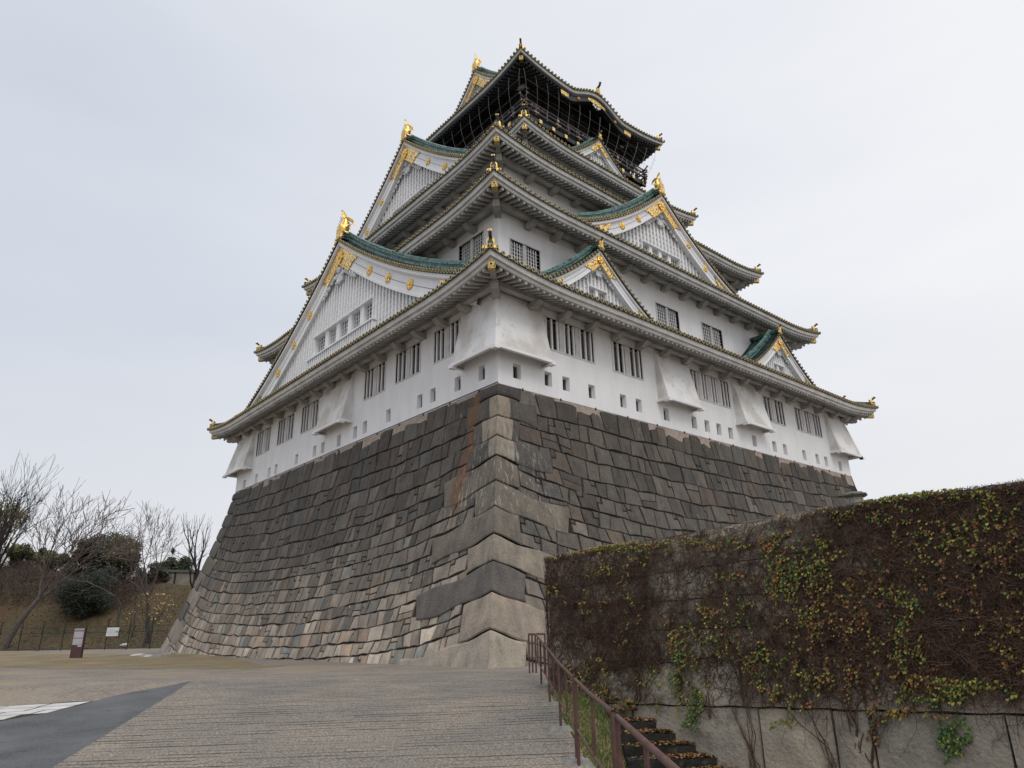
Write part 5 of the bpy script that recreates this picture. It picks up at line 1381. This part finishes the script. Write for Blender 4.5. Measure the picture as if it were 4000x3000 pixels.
# ------------------------------------------------------------------ trees
BARK = mat('grey_bark', (.055,.045,.04), (.11,.095,.085), .95, scale=5, bump=.4)
BARKD = mat('dark_bark', (.018,.015,.013), (.04,.033,.03), .95, scale=5, bump=.4)
TWIG = mat('twig', (.085,.06,.052), (.14,.10,.088), .95, scale=5)
def lv_mat(n, a, c): return mat(n, a, c, .7, scale=.9, lo=.4, hi=.6)
FG = lv_mat('foliage_dark', (.012,.022,.010), (.035,.05,.02)); FB = lv_mat('foliage_russet', (.035,.024,.012), (.075,.052,.024)); FY = lv_mat('foliage_amber', (.40,.24,.05), (.50,.33,.09)); FGY = lv_mat('foliage_olive', (.10,.105,.03), (.18,.17,.05)); FBG = lv_mat('foliage_blue_green', (.012,.026,.018), (.03,.05,.034))
def branch_tree(name, label, s, l, z, h, seed, lean=0, spread=.62, r0=.22, forks=(3,3,3,3,3), first=.28, up=.35, twist=.2, leaves=None, nleaf=0, lsize=.14, bark=BARK, twigr=.018, group='trees on the slope', bend=None, lenf=.74, cat='tree'):
    rr = random.Random(seed); T0 = Vector(SL(s, l, z)); t = thing(name, label, cat, T0, group)
    tr = MB(); tips = []
    def grow(p, d, L, r, lev):
        n = 4 if lev < 2 else 3; pts = [p]; q = p.copy(); dd = d.copy(); rad = [r]
        for k in range(n):
            dd = (dd+Vector((rr.gauss(0,twist*.5), rr.gauss(0,twist*.5), rr.gauss(0,twist*.3)+up*.12))).normalized()
            q = q+dd*L/n; pts.append(q.copy()); rad.append(max(twigr*.8, r*(1-.38*(k+1)/n)))
        tr.tube(pts, rad, 6 if lev < 2 else (4 if lev < 3 else 3), 0 if lev < 3 else 1, cap=False)
        if lev >= len(forks): tips.append(q); return
        nf = forks[lev]
        base_a = rr.uniform(0, 6.28)
        for k in range(nf):
            a = base_a+6.28*k/nf+rr.uniform(-.5,.5); sp = spread*rr.uniform(.55, 1.2)
            o = dd.orthogonal().normalized(); o2 = dd.cross(o)
            nd = (dd+(o*math.cos(a)+o2*math.sin(a))*sp+Vector((0,0,up*.25))).normalized()
            st_ = pts[-1] if k < 2 or lev == 0 else pts[rr.randint(1, n-1)]
            grow(st_, nd, L*lenf*rr.uniform(.75, 1.15), max(twigr, rad[-1]*rr.uniform(.6,.78)), lev+1)
        if lev in (1, 2, 3):
            for k in range(2):
                o = dd.orthogonal().normalized(); a = rr.uniform(0, 6.28); nd = (dd+(o*math.cos(a)+dd.cross(o)*math.sin(a))*.8).normalized()
                grow(pts[rr.randint(1, n)], nd, L*.5, twigr*1.5, max(lev+2, len(forks)-1))
    ld = (Rv*lean+Vector((0,0,1))).normalized()
    grow(Vector((0,0,-.3)), ld, h*first+.3, r0, 0)
    tr.build('trunk', [bark, TWIG if bark is BARK else bark], t, local=True)
    if leaves:
        lm_ = MB()
        for k in range(nleaf):
            c = rr.choice(tips)+Vector((rr.gauss(0,.45), rr.gauss(0,.45), rr.gauss(0,.4))); d1 = Vector((rr.gauss(0,1), rr.gauss(0,1), rr.gauss(0,1))).normalized()*lsize*rr.uniform(.6,1.3); d2 = d1.orthogonal().normalized()*d1.length*.7
            lm_.face([c-d1, c-d2, c+d1, c+d2], rr.randint(0, len(leaves)-1))
        lm_.build('crown', leaves, t, local=True)
    return t
def bush(name, label, s, l, z, rx, rz, mats, n, seed, lsize=.16, group='evergreens on the slope', trunk=0, cat='tree', lumps=20, ry=None):
    rr = random.Random(seed); t = thing(name, label, cat, SL(s, l, z), group); b = MB(); cs = []
    for k in range(lumps):
        a = rr.uniform(0, 6.28); q = rr.random()**.5; e = rr.uniform(-1, 1); f = math.sqrt(max(0.05, 1-e*e*.8))
        cs.append((Vector((math.cos(a)*q*rx*.8*f, math.sin(a)*q*(ry or rx)*.8*f, trunk+rz+e*rz*.68)), rr.uniform(.2,.44)*min(rx,rz*1.3)))
    for k in range(n):
        c, r_ = rr.choice(cs); dirn = Vector((rr.gauss(0,1), rr.gauss(0,1), rr.gauss(0,1))).normalized(); p = c+dirn*r_*(rr.random()**.33)*1.08
        d1 = Vector((rr.gauss(0,1), rr.gauss(0,1), rr.gauss(0,1))).normalized()*lsize*rr.uniform(.6,1.4); d2 = d1.orthogonal().normalized()*d1.length*.6
        b.face([p-d1, p-d2, p+d1, p+d2], rr.choices(range(len(mats)), [5,3,2][:len(mats)])[0])
    b.build('crown', mats, t, local=True)
    tb = MB()
    for k in range(5):
        c, _ = rr.choice(cs); tb.tube([(rr.gauss(0,.1),rr.gauss(0,.1),-.4), (c.x*.3, c.y*.3, (trunk+c.z)*.4), tuple(c)], [.16,.11,.04], 5)
    tb.build('trunk', BARKD, t, local=True)
    return t
def hb(s, l): return hz(s, l)-.05
branch_tree('bare_tree', 'tall bare tree with a leaning grey trunk and the widest crown, left on the hill', 82, -56.8, hb(82,-56.8), 23, 3, lean=.30, spread=.62, r0=.34, forks=(4,3,3,3,3), first=.26, up=.4, lenf=.8, twigr=.030)
branch_tree('bare_tree', 'bare tree with dark heavy limbs leaning right from the left edge of the picture', 88, -66.0, hb(88,-66), 16, 12, lean=.75, spread=.42, r0=.42, forks=(3,3,3,3,3), first=.34, up=.55, lenf=.8, bark=BARKD, twigr=.022)
branch_tree('bare_tree', 'bare tree with a thick dark upright trunk cut by the left edge of the picture', 95, -69.8, hb(95,-69.8), 15, 7, lean=.1, spread=.6, r0=.5, forks=(3,3,3,3), first=.32, up=.3, bark=BARKD, twigr=.03)
branch_tree('bare_tree', 'bare tree with two dark stems standing in front of the cream parapet', 82, -41.0, hb(82,-41.0), 14.0, 5, lean=.12, spread=.55, r0=.30, forks=(3,3,3,3,2), first=.34, up=.5, bark=BARK, lenf=.76, twigr=.02, leaves=[FY], nleaf=60, lsize=.09)
branch_tree('bare_tree', 'slender gnarled bare tree with a crooked pale trunk in front of the dark evergreen shrub', 84, -45.4, hb(84,-45.4), 12, 15, lean=-.1, spread=.75, r0=.20, forks=(2,3,3,3), first=.40, up=.25, twist=.55, twigr=.018)
branch_tree('bare_tree', 'pollarded tree with straight upright shoots beside the edge of the stone base', 90, -38.6, hb(90,-38.6), 10.5, 17, lean=-.25, spread=.45, r0=.36, forks=(3,3,3), first=.42, up=1.6, bark=BARKD, twigr=.022, lenf=.72)
branch_tree('bare_tree', 'thin crooked bare tree between the parapet and the stone base', 95, -41.6, hb(95,-41.6), 7.5, 19, lean=-.8, spread=.7, r0=.16, forks=(3,3,3), first=.40, up=.5, twist=.6, bark=BARKD, twigr=.02)
branch_tree('small_tree', 'small tree with amber autumn leaves just behind the fence', 80.6, -40.8, .5, 5.4, 23, spread=.7, r0=.14, forks=(3,3,3), first=.34, up=.3, leaves=[FY, lv_mat('foliage_gold', (.5,.34,.10), (.55,.4,.14))], nleaf=150, lsize=.10, group='saplings by the fence')
branch_tree('small_tree', 'bare sapling with a dark split stem on the slope left of the amber tree', 84, -44.0, hb(84,-44), 6, 29, lean=.35, spread=.5, r0=.12, forks=(2,3,3), first=.4, up=.4, group='saplings by the fence')
branch_tree('russet_tree', 'round crowned tree with russet and olive leaves at the top middle of the hill', 95, -54.8, hb(95,-54.8), 10.0, 31, spread=.75, r0=.35, forks=(4,3,3,3), first=.22, up=.2, leaves=[FB, FG, FGY], nleaf=7500, lsize=.11, bark=BARK)
bush('evergreen_shrub', 'large blue green evergreen shrub half way down the slope', 90, -53.2, hb(90,-53.2)-1.0, 3.7, 3.6, [FBG, FG, FB], 15000, 41, .11)
bush('evergreen_tree', 'dark evergreen tree behind the russet tree at the crest of the hill', 99, -56.5, hb(99,-56.5)-.4, 5.6, 2.9, [FG, FB, FG], 13000, 43, .15, trunk=.6)
bush('evergreen_tree', 'low dark evergreen tree right of the russet tree, above the parapet end', 100, -50.8, hb(100,-50.8)-.5, 2.8, 1.6, [FG, FB], 7000, 45, .14)
bush('evergreen_tree', 'olive green leafy tree at the crest behind the large bare tree', 103, -69.5, hb(103,-69.5)-.9, 6.5, 1.9, [FGY, FG, FB], 7000, 47, .22)
bush('evergreen_tree', 'yellowish olive tree at the far left of the hill crest', 104, -78, hb(104,-78)-.5, 5.5, 4.6, [FGY, lv_mat('foliage_yellow_olive', (.22,.20,.06), (.30,.26,.09))], 3600, 49, .22, trunk=2)
bush('evergreen_tree', 'dark low evergreen thicket on the crest between the large bare trees', 101, -63, hb(101,-63)-.9, 6.0, 1.7, [FG, FGY, FB], 6000, 51, .2)
# hedge
b = MB(); hr = random.Random(6)
for k in range(5000):
    s, l, z = 103+hr.uniform(-.8,.8), hr.uniform(-51,-46.6), hb(103,-48)+.6+hr.uniform(0, 3.6); c = Vector(SL(s,l,z)); d1 = Vector((hr.gauss(0,1),hr.gauss(0,1),hr.gauss(0,1))).normalized()*.16; d2 = d1.orthogonal().normalized()*.1
    if z > hb(103,-48)+3.7+.35*math.sin(l*3) : continue
    b.face([c-d1,c-d2,c+d1,c+d2], hr.choices((0,1),(4,1))[0])
tag(b.build('hedge', [FG, FGY]), 'clipped dark hedge showing above the cream parapet on the hill', 'hedge')
# leafless undergrowth on the slope
b = MB(); ur = random.Random(77)
for k in range(4200):
    l = ur.uniform(-84, -54) if k % 4 else ur.uniform(-58,-49); s = ur.uniform(91, 101); z = hb(s, l); p = Vector(SL(s, l, z)); q = [p]; d = Vector((ur.gauss(0,.8), ur.gauss(0,.8), 1)).normalized()
    for j in range(4): d = (d+Vector((ur.gauss(0,.4),ur.gauss(0,.4),-.12))).normalized(); q.append(q[-1]+d*ur.uniform(.35,.7))
    b.tube(q, [.03,.026,.02,.016,.01], 3, 0, cap=False)
tag(b.build('undergrowth', mat('bare_brush', (.06,.042,.036), (.12,.085,.07), .95, scale=2)), 'tangled leafless brown undergrowth on the upper slope of the hill', 'shrubs', kind='stuff')
b = MB()
for k in range(16000):
    l = ur.uniform(-85, -34); s = ur.uniform(80.5, 99); c = Vector(SL(s, l, hz(s, l)+.04)); a = ur.uniform(0,6.28); r_ = ur.uniform(.04,.10)
    d1 = Vector((math.cos(a),math.sin(a),ur.uniform(-.2,.6)))*r_; d2 = Vector((-math.sin(a),math.cos(a),ur.uniform(-.2,.4)))*r_*.8
    b.face([c-d1,c-d2,c+d1,c+d2], ur.choices((0,1,2),(5,3,1))[0])
tag(b.build('fallen_leaves', [LEAF[3], mat('leaf_ochre', (.13,.075,.03), (.19,.115,.045), .9), FGY]), 'ochre and brown fallen leaves scattered over the hillside', 'leaves', kind='stuff')

# parapet wall on the hill, lamp, rock
pw = thing('parapet_wall', 'low cream walled parapet with a dark coping on the hill left of the stone base', 'wall', SL(100,-46.5,8.6))
b = MB()
def PWp(a, o, z): return SL(100+a*.15+o, -49.4+a, z)      # a along, o back
CREAM = mat('cream_render', (.20,.18,.145), (.30,.27,.22), .9, scale=1.2, spots=[(2,.6,(.2,.18,.15),.6)])
b.box8([PWp(0,0,8.2),PWp(9,0,8.0),PWp(9,.5,8.0),PWp(0,.5,8.2),PWp(0,0,10.0),PWp(9,0,9.8),PWp(9,.5,9.8),PWp(0,.5,10.0)]); b.build('panel', CREAM, pw)
b = MB(); b.box8([PWp(-.2,-.25,10.003),PWp(9.2,-.25,9.803),PWp(9.2,.75,9.803),PWp(-.2,.75,10.003),PWp(-.2,-.15,10.32),PWp(9.2,-.15,10.1),PWp(9.2,.6,10.1),PWp(-.2,.6,10.32)]); b.build('coping', DTL, pw)
for a in (0,1.75,4.3,6.4,8.2): b = MB(); b.box8([PWp(a,-.08,8.2),PWp(a+(.9 if a in (0,6.4) else .22),-.08,8.2),PWp(a+(.9 if a in (0,6.4) else .22),-.004,8.2),PWp(a,-.004,8.2),PWp(a,-.08,9.98-a*.02),PWp(a+(.9 if a in (0,6.4) else .22),-.08,9.98-a*.02),PWp(a+(.9 if a in (0,6.4) else .22),-.004,9.98-a*.02),PWp(a,-.004,9.98-a*.02)]); b.build('pillar', BARKD, pw)
b = MB(); b.box8([PWp(-.3,-.3,7.2),PWp(9,-.3,7.2),PWp(9,.4,7.2),PWp(-.3,.4,7.2),PWp(-.3,-.3,8.25),PWp(9,-.3,8.02),PWp(9,.4,8.0),PWp(-.3,.4,8.2)]); b.build('plinth', BARK, pw)
lp_ = thing('lamp_post', 'small dark lamp post rising above the hedge on the hill', 'lamp post', SL(102,-49.2,8.4))
b = MB(); b.tube([(0,0,-.3),(0,0,4.3)], .06, 6); b.build('pole', BARKD, lp_, local=True)
b = MB(); b.tube([(0,0,4.3),(0,0,4.5),(0,0,4.9),(0,0,5.15)], [.1,.26,.24,.06], 8); b.build('lamp_head', BARKD, lp_, local=True)
def rock(name, label, s, l, r, M, seed, flat=.5, group=None, z=None):
    rr = random.Random(seed); me = bpy.data.meshes.new(name); bm = __import__('bmesh').new(); __import__('bmesh').ops.create_icosphere(bm, subdivisions=2, radius=r)
    for v in bm.verts: 
        k = 1+.22*math.sin(v.co.x*5/r*.5+seed)+.18*math.sin(v.co.y*4/r*.6+seed*2)+rr.uniform(-.07,.07); v.co = Vector((v.co.x*k*1.3, v.co.y*k, v.co.z*flat*k))
    bm.to_mesh(me); bm.free(); me.materials.append(M); o = bpy.data.objects.new(name, me); COL.objects.link(o); P = SL(s, l, (hz(s,l) if s > 79 else g0(s)) if z is None else z); o.location = P; o.rotation_euler = (0,0,rr.uniform(0,6)); tag(o, label, 'rock', group); return o
PR = mat('pale_rock', (.36,.35,.33), (.56,.54,.5), .9, scale=3, bump=.5)
GRK = mat('grey_rock', (.17,.165,.16), (.27,.26,.25), .9, scale=3, bump=.5)
rock('rock', 'small pale rock lying on the slope behind the fence', 81.5, -43.4, .42, PR, 3)
for k, (s, l, r_, M_, lab) in enumerate([(56.8,-28.9,.42,PR,'outermost flat pale stone at the foot of the far left rampart corner'),(55.8,-27.9,.50,GRK,'flat grey stone second out from the far left foot of the rampart'),(54.9,-26.9,.46,PR,'flat pale stone third out from the far left foot of the rampart'),(54.0,-26.2,.44,GRK,'flat grey stone touching the far left foot of the rampart'),(57.6,-27.0,.38,GRK,'smaller grey stone behind the row of flat stones at the rampart foot')]):
    rock('flat_stone', lab, s, l, r_, M_, 10+k, .3, 'flat stones at the foot of the stone base')

# ------------------------------------------------------------------ wire fence
FM = mat('dark_green_paint', (.012,.016,.012), (.028,.034,.026), .6, scale=4)
fence = thing('wire_fence', 'dark post and wire fence along the foot of the leaf strewn hill', 'fence', SL(77,-47,.3))
def FP(t): return (lerp(79.5, 75.3, t), lerp(-62.5, -35.0, t))
NP = 11; FH = 3.0
for k in range(NP+1):
    s, l = FP(k/NP); b = MB(); x, y, z = SL(s, l, .28); b.tube([(x,y,z-.1),(x,y,z+FH)], .055, 6); b.tube([(x,y,z+1.6),(x,y,z+2.1)], .085, 6)
    if k % 2: b.tube([(x,y,z+.05),(x-vx*1.0,y-vy*1.0,z)], .035, 4)
    b.build('post', FM, fence)
for zz in (.18, 1.75, 2.45-.15):
    b = MB(); b.tube([SL(*FP(k/NP), .28+zz) for k in range(NP+1)], .026, 4, cap=False); b.build('rail', FM, fence)
b = MB()
for k in range(150):
    t = k/150
    b.tube([SL(*FP(t), .45), SL(*FP(t), 2.4)], .004, 3, cap=False)
for k in range(9):
    z = .6+k*.2; b.tube([SL(*FP(0), z), SL(*FP(1), z)], .004, 3, cap=False)
b.build('wire_mesh', FM, fence)
nbd = thing('notice_board', 'small white notice board hung on the wire fence', 'sign', SL(76.3,-41.6,1.9))
MW = mat('white_enamel', (.62,.63,.62), (.7,.71,.7), .5); MI = mat('grey_print', (.30,.31,.32), (.38,.39,.4), .7); MI2 = mat('faint_print', (.46,.47,.48), (.52,.53,.54), .7)
s_, l_ = 76.3, -41.9
def BP(a, o, z): return SL(s_-o, l_+a, z)
b = MB(); b.box8([BP(-.62,0,1.62),BP(.62,0,1.62),BP(.62,-.04,1.62),BP(-.62,-.04,1.62),BP(-.58,0,2.45),BP(.66,0,2.45),BP(.66,-.04,2.45),BP(-.58,-.04,2.45)]); b.build('board', MW, nbd)
b = MB(); pr2 = random.Random(4)
for k in range(12):
    a = -.40+.065*k; b.face([BP(a,.006,1.74),BP(a+.03,.006,1.74),BP(a+.05,.006,2.36-pr2.random()*.08),BP(a+.02,.006,2.36-pr2.random()*.08)], 1)
for zz in (1.95,2.1): b.face([BP(.44,.006,zz),BP(.54,.006,zz),BP(.54,.006,zz+.09),BP(.44,.006,zz+.09)], 0)
b.face([BP(-.53,.006,1.8),BP(-.49,.006,1.8),BP(-.47,.006,2.3),BP(-.51,.006,2.3)], 0)
b.build('printed_text', [MI, MI2], nbd)
# information pillar
pil = thing('information_pillar', 'maroon information pillar with two pale text panels on the gravel left of the stone base', 'sign', SL(54.4,-32.32,.07))
MAR = mat('maroon_panel', (.065,.026,.030), (.085,.034,.038), .45); LIL = mat('lilac_grey_panel', (.36,.34,.37), (.40,.38,.41), .5)
def IP(a, o, z): return SL(54.4-o, -32.32+a, .05+z)
b = MB(); b.box8([IP(-.40,0,0),IP(.40,0,0),IP(.42,-.22,0),IP(-.38,-.22,0),IP(-.40,0,2.12),IP(.40,0,2.12),IP(.42,-.22,2.12),IP(-.38,-.22,2.12)]); b.box8([IP(-.5,.1,-.1),IP(.5,.1,-.1),IP(.5,-.3,-.1),IP(-.5,-.3,-.1),IP(-.46,.06,.04),IP(.46,.06,.04),IP(.46,-.26,.04),IP(-.46,-.26,.04)]); b.build('pillar_body', MAR, pil)
for nm, z0, z1 in (('title_panel',1.94,2.08),('text_panel',1.43,1.88),('text_panel',.94,1.39)):
    b = MB(); b.fb(IP, -.36, .36, .004, .02, z0, z1); pn = b.build(nm, LIL, pil)
    b = MB(); q = z0+.04
    if nm == 'title_panel': b.face([IP(-.30,.024,z0+.045),IP(.28,.024,z0+.045),IP(.28,.024,z0+.095),IP(-.30,.024,z0+.095)], 0)
    else:
        while q < z1-.05: b.face([IP(-.3,.024,q),IP(.3-pr2.random()*.1,.024,q),IP(.3-pr2.random()*.1,.024,q+.014),IP(-.3,.024,q+.014)], 1); q += .038
    b.build('printed_text', [MI, MI2], pn)
b = MB()
for k in range(3): b.fb(IP, .06+.1*k, .14+.1*k, .004, .015, .82, .90)
b.build('pictogram', MW, pil)

# ------------------------------------------------------------------ visitors on the balcony
import bmesh
def skinned(name, V, E, Rr, root=0):
    bm = bmesh.new(); lay = bm.verts.layers.skin.verify(); vs = [bm.verts.new(v) for v in V]
    for a, c in E: bm.edges.new((vs[a], vs[c]))
    for v, r_ in zip(vs, Rr): v[lay].radius = (r_, r_)
    vs[root][lay].use_root = True
    me = bpy.data.meshes.new(name); bm.to_mesh(me); bm.free()
    o = bpy.data.objects.new(name, me); COL.objects.link(o)
    o.modifiers.new('skin', 'SKIN'); sm = o.modifiers.new('sub', 'SUBSURF'); sm.levels = 1
    dg = bpy.context.evaluated_depsgraph_get(); m2_ = bpy.data.meshes.new_from_object(o.evaluated_get(dg))
    bpy.data.objects.remove(o); m2_.name = name
    for p_ in m2_.polygons: p_.use_smooth = True
    return m2_
J = [(0,0,.93,.13),(0,0,1.15,.12),(0,0,1.38,.14),(0,0,1.49,.055),(0,.015,1.60,.085),(0,.02,1.70,.055),
     (.17,0,1.40,.055),(.24,.05,1.15,.045),(.2,.26,1.07,.034),(.19,.33,1.08,.028),(-.17,0,1.40,.055),(-.24,.05,1.15,.045),(-.2,.26,1.07,.034),(-.19,.33,1.08,.028),
     (.10,0,.86,.085),(.11,.01,.48,.058),(.11,-.01,.09,.04),(.11,.13,.04,.032),(-.10,0,.86,.085),(-.11,.01,.48,.058),(-.11,-.01,.09,.04),(-.11,.13,.04,.032),(0,.10,1.60,.022)]
Eg = [(0,1),(1,2),(2,3),(3,4),(4,5),(2,6),(6,7),(7,8),(8,9),(2,10),(10,11),(11,12),(12,13),(0,14),(14,15),(15,16),(16,17),(0,18),(18,19),(19,20),(20,21),(4,22)]
V_ = [j[:3] for j in J]; R_ = [j[3] for j in J]
for hnd, sg in ((9,-1),(13,1)):
    for k in range(5):
        off = (k-1.5)*.019 if k < 4 else .042*sg; ln = [.055,.07,.066,.05,.04][k]; a = len(V_); h_ = V_[hnd]
        V_ += [(h_[0]+off, h_[1]+(.035 if k < 4 else .0), h_[2]+.004), (h_[0]+off*1.05, h_[1]+.035+ln*.6, h_[2]-.008), (h_[0]+off*1.05, h_[1]+.035+ln*.85, h_[2]-.035)]
        R_ += [.012,.009,.008]; Eg += [(hnd,a),(a,a+1),(a+1,a+2)]
body_me = skinned('person', V_, Eg, R_)
ci = [0,1,2,6,7,8,10,11,12]; CV = [J[i][:3] for i in ci]; CR = [J[i][3]+.035 for i in ci]; CE = [(0,1),(1,2),(2,3),(3,4),(4,5),(2,6),(6,7),(7,8)]
CV[0] = (0,0,.84); coat_me = skinned('coat', CV, CE, CR)
ti = [0,14,15,16,18,19,20]; trouser_me = skinned('trousers', [J[i][:3] for i in ti], [(0,1),(1,2),(2,3),(0,4),(4,5),(5,6)], [J[i][3]+.02 for i in ti])
hair_b = MB(); hair_b.tube([(0,-.03,1.52),(0,-.035,1.60),(0,-.015,1.70),(0,.0,1.765)], [.085,.115,.105,.03], 10)
hair_me_o = hair_b.build('hair', DTL); hair_me = hair_me_o.data; bpy.data.objects.remove(hair_me_o)
def cm(n, c): return mat(n, c, tuple(min(1,x*1.3) for x in c), .8, scale=12)
SK = [cm('skin_light',(.45,.29,.22)), cm('skin_tan',(.36,.22,.15))]
CO = {'black':cm('coat_black',(.02,.02,.022)),'grey':cm('coat_grey',(.14,.14,.15)),'beige':cm('coat_beige',(.35,.28,.2)),'red':cm('coat_red',(.22,.05,.05)),'blue':cm('coat_blue',(.05,.08,.16)),'brown':cm('coat_brown',(.13,.08,.055))}
HA = [cm('hair_black',(.012,.010,.010)), cm('hair_brown',(.05,.028,.018))]
def person(side, u, coat, skin, hair, label, s, turn):
    T = TS if side == 'S' else TW; p_ = T(u, -(by if side == 'S' else bx)-.42, 45.75)
    e = bpy.data.objects.new('person', body_me.copy()); COL.objects.link(e); e.data.materials.append(SK[skin]); e.location = p_; e.scale = (s,s,s)
    e.rotation_euler = (0,0,(math.pi if side == 'S' else math.pi/2)+turn); tag(e, label, 'person', 'visitors on the balcony')
    for nm, me, mt in (('coat', coat_me, CO[coat]), ('trousers', trouser_me, CO['black']), ('hair', hair_me, HA[hair])):
        c = bpy.data.objects.new(nm, me.copy()); COL.objects.link(c); c.data.materials.clear(); c.data.materials.append(mt); c.parent = e
PEOPLE = [('S',13.45,'grey',0,0,'person in a grey coat at the right hand balcony rail, nearest the balcony corner',1.0,.3),
 ('S',14.2,'brown',0,1,'person in a brown coat at the right hand rail, second from the balcony corner',.97,-.2),
 ('S',14.75,'black',1,0,'person in a black coat at the right hand rail, third from the balcony corner',1.02,.1),
 ('S',18.15,'red',0,0,'person in a dark red coat, nearest the corner in the middle group, right hand rail',1.0,-.3),
 ('S',18.75,'black',0,0,'person in a black coat between the red and beige coated people, right hand rail',1.03,.2),
 ('S',19.3,'beige',1,1,'person in a beige coat in the middle of the group at the right hand rail',.98,.1),
 ('S',20.2,'blue',0,0,'person in a dark blue coat just right of the beige coated person at the rail',1.0,-.2),
 ('S',20.75,'grey',1,0,'person in a grey coat just left of the small upper gable',1.04,.3),
 ('S',21.5,'black',0,1,'person in a black coat right beside the small upper gable ridge',.98,0),
 ('S',25.1,'brown',0,0,'person in a brown coat just right of the small upper gable',1.0,.2),
 ('S',26.0,'black',1,0,'person in a black coat second to the right of the small upper gable',1.0,-.2),
 ('S',28.2,'beige',0,0,'person in a beige coat, second from the far right end of the balcony',1.0,.1),
 ('S',27.5,'blue',0,0,'person in a dark blue coat, third from the far right end of the balcony',1.0,-.1),
 ('W',13.0,'black',0,0,'person in a black coat at the left hand balcony rail, nearest the corner',1.0,.2),
 ('W',13.9,'brown',0,1,'person in a brown coat at the left hand rail, second from the corner',.98,-.2),
 ('W',15.9,'grey',1,0,'person in a grey coat at the left hand rail, third from the corner',1.02,.1),
 ('W',17.0,'beige',0,0,'person in a beige coat at the left hand rail, second from its visible far end',1.0,.2),
 ('W',19.4,'red',0,0,'person in a dark red coat at the visible far end of the left hand rail',1.0,-.1)]
for a in PEOPLE: person(*a)
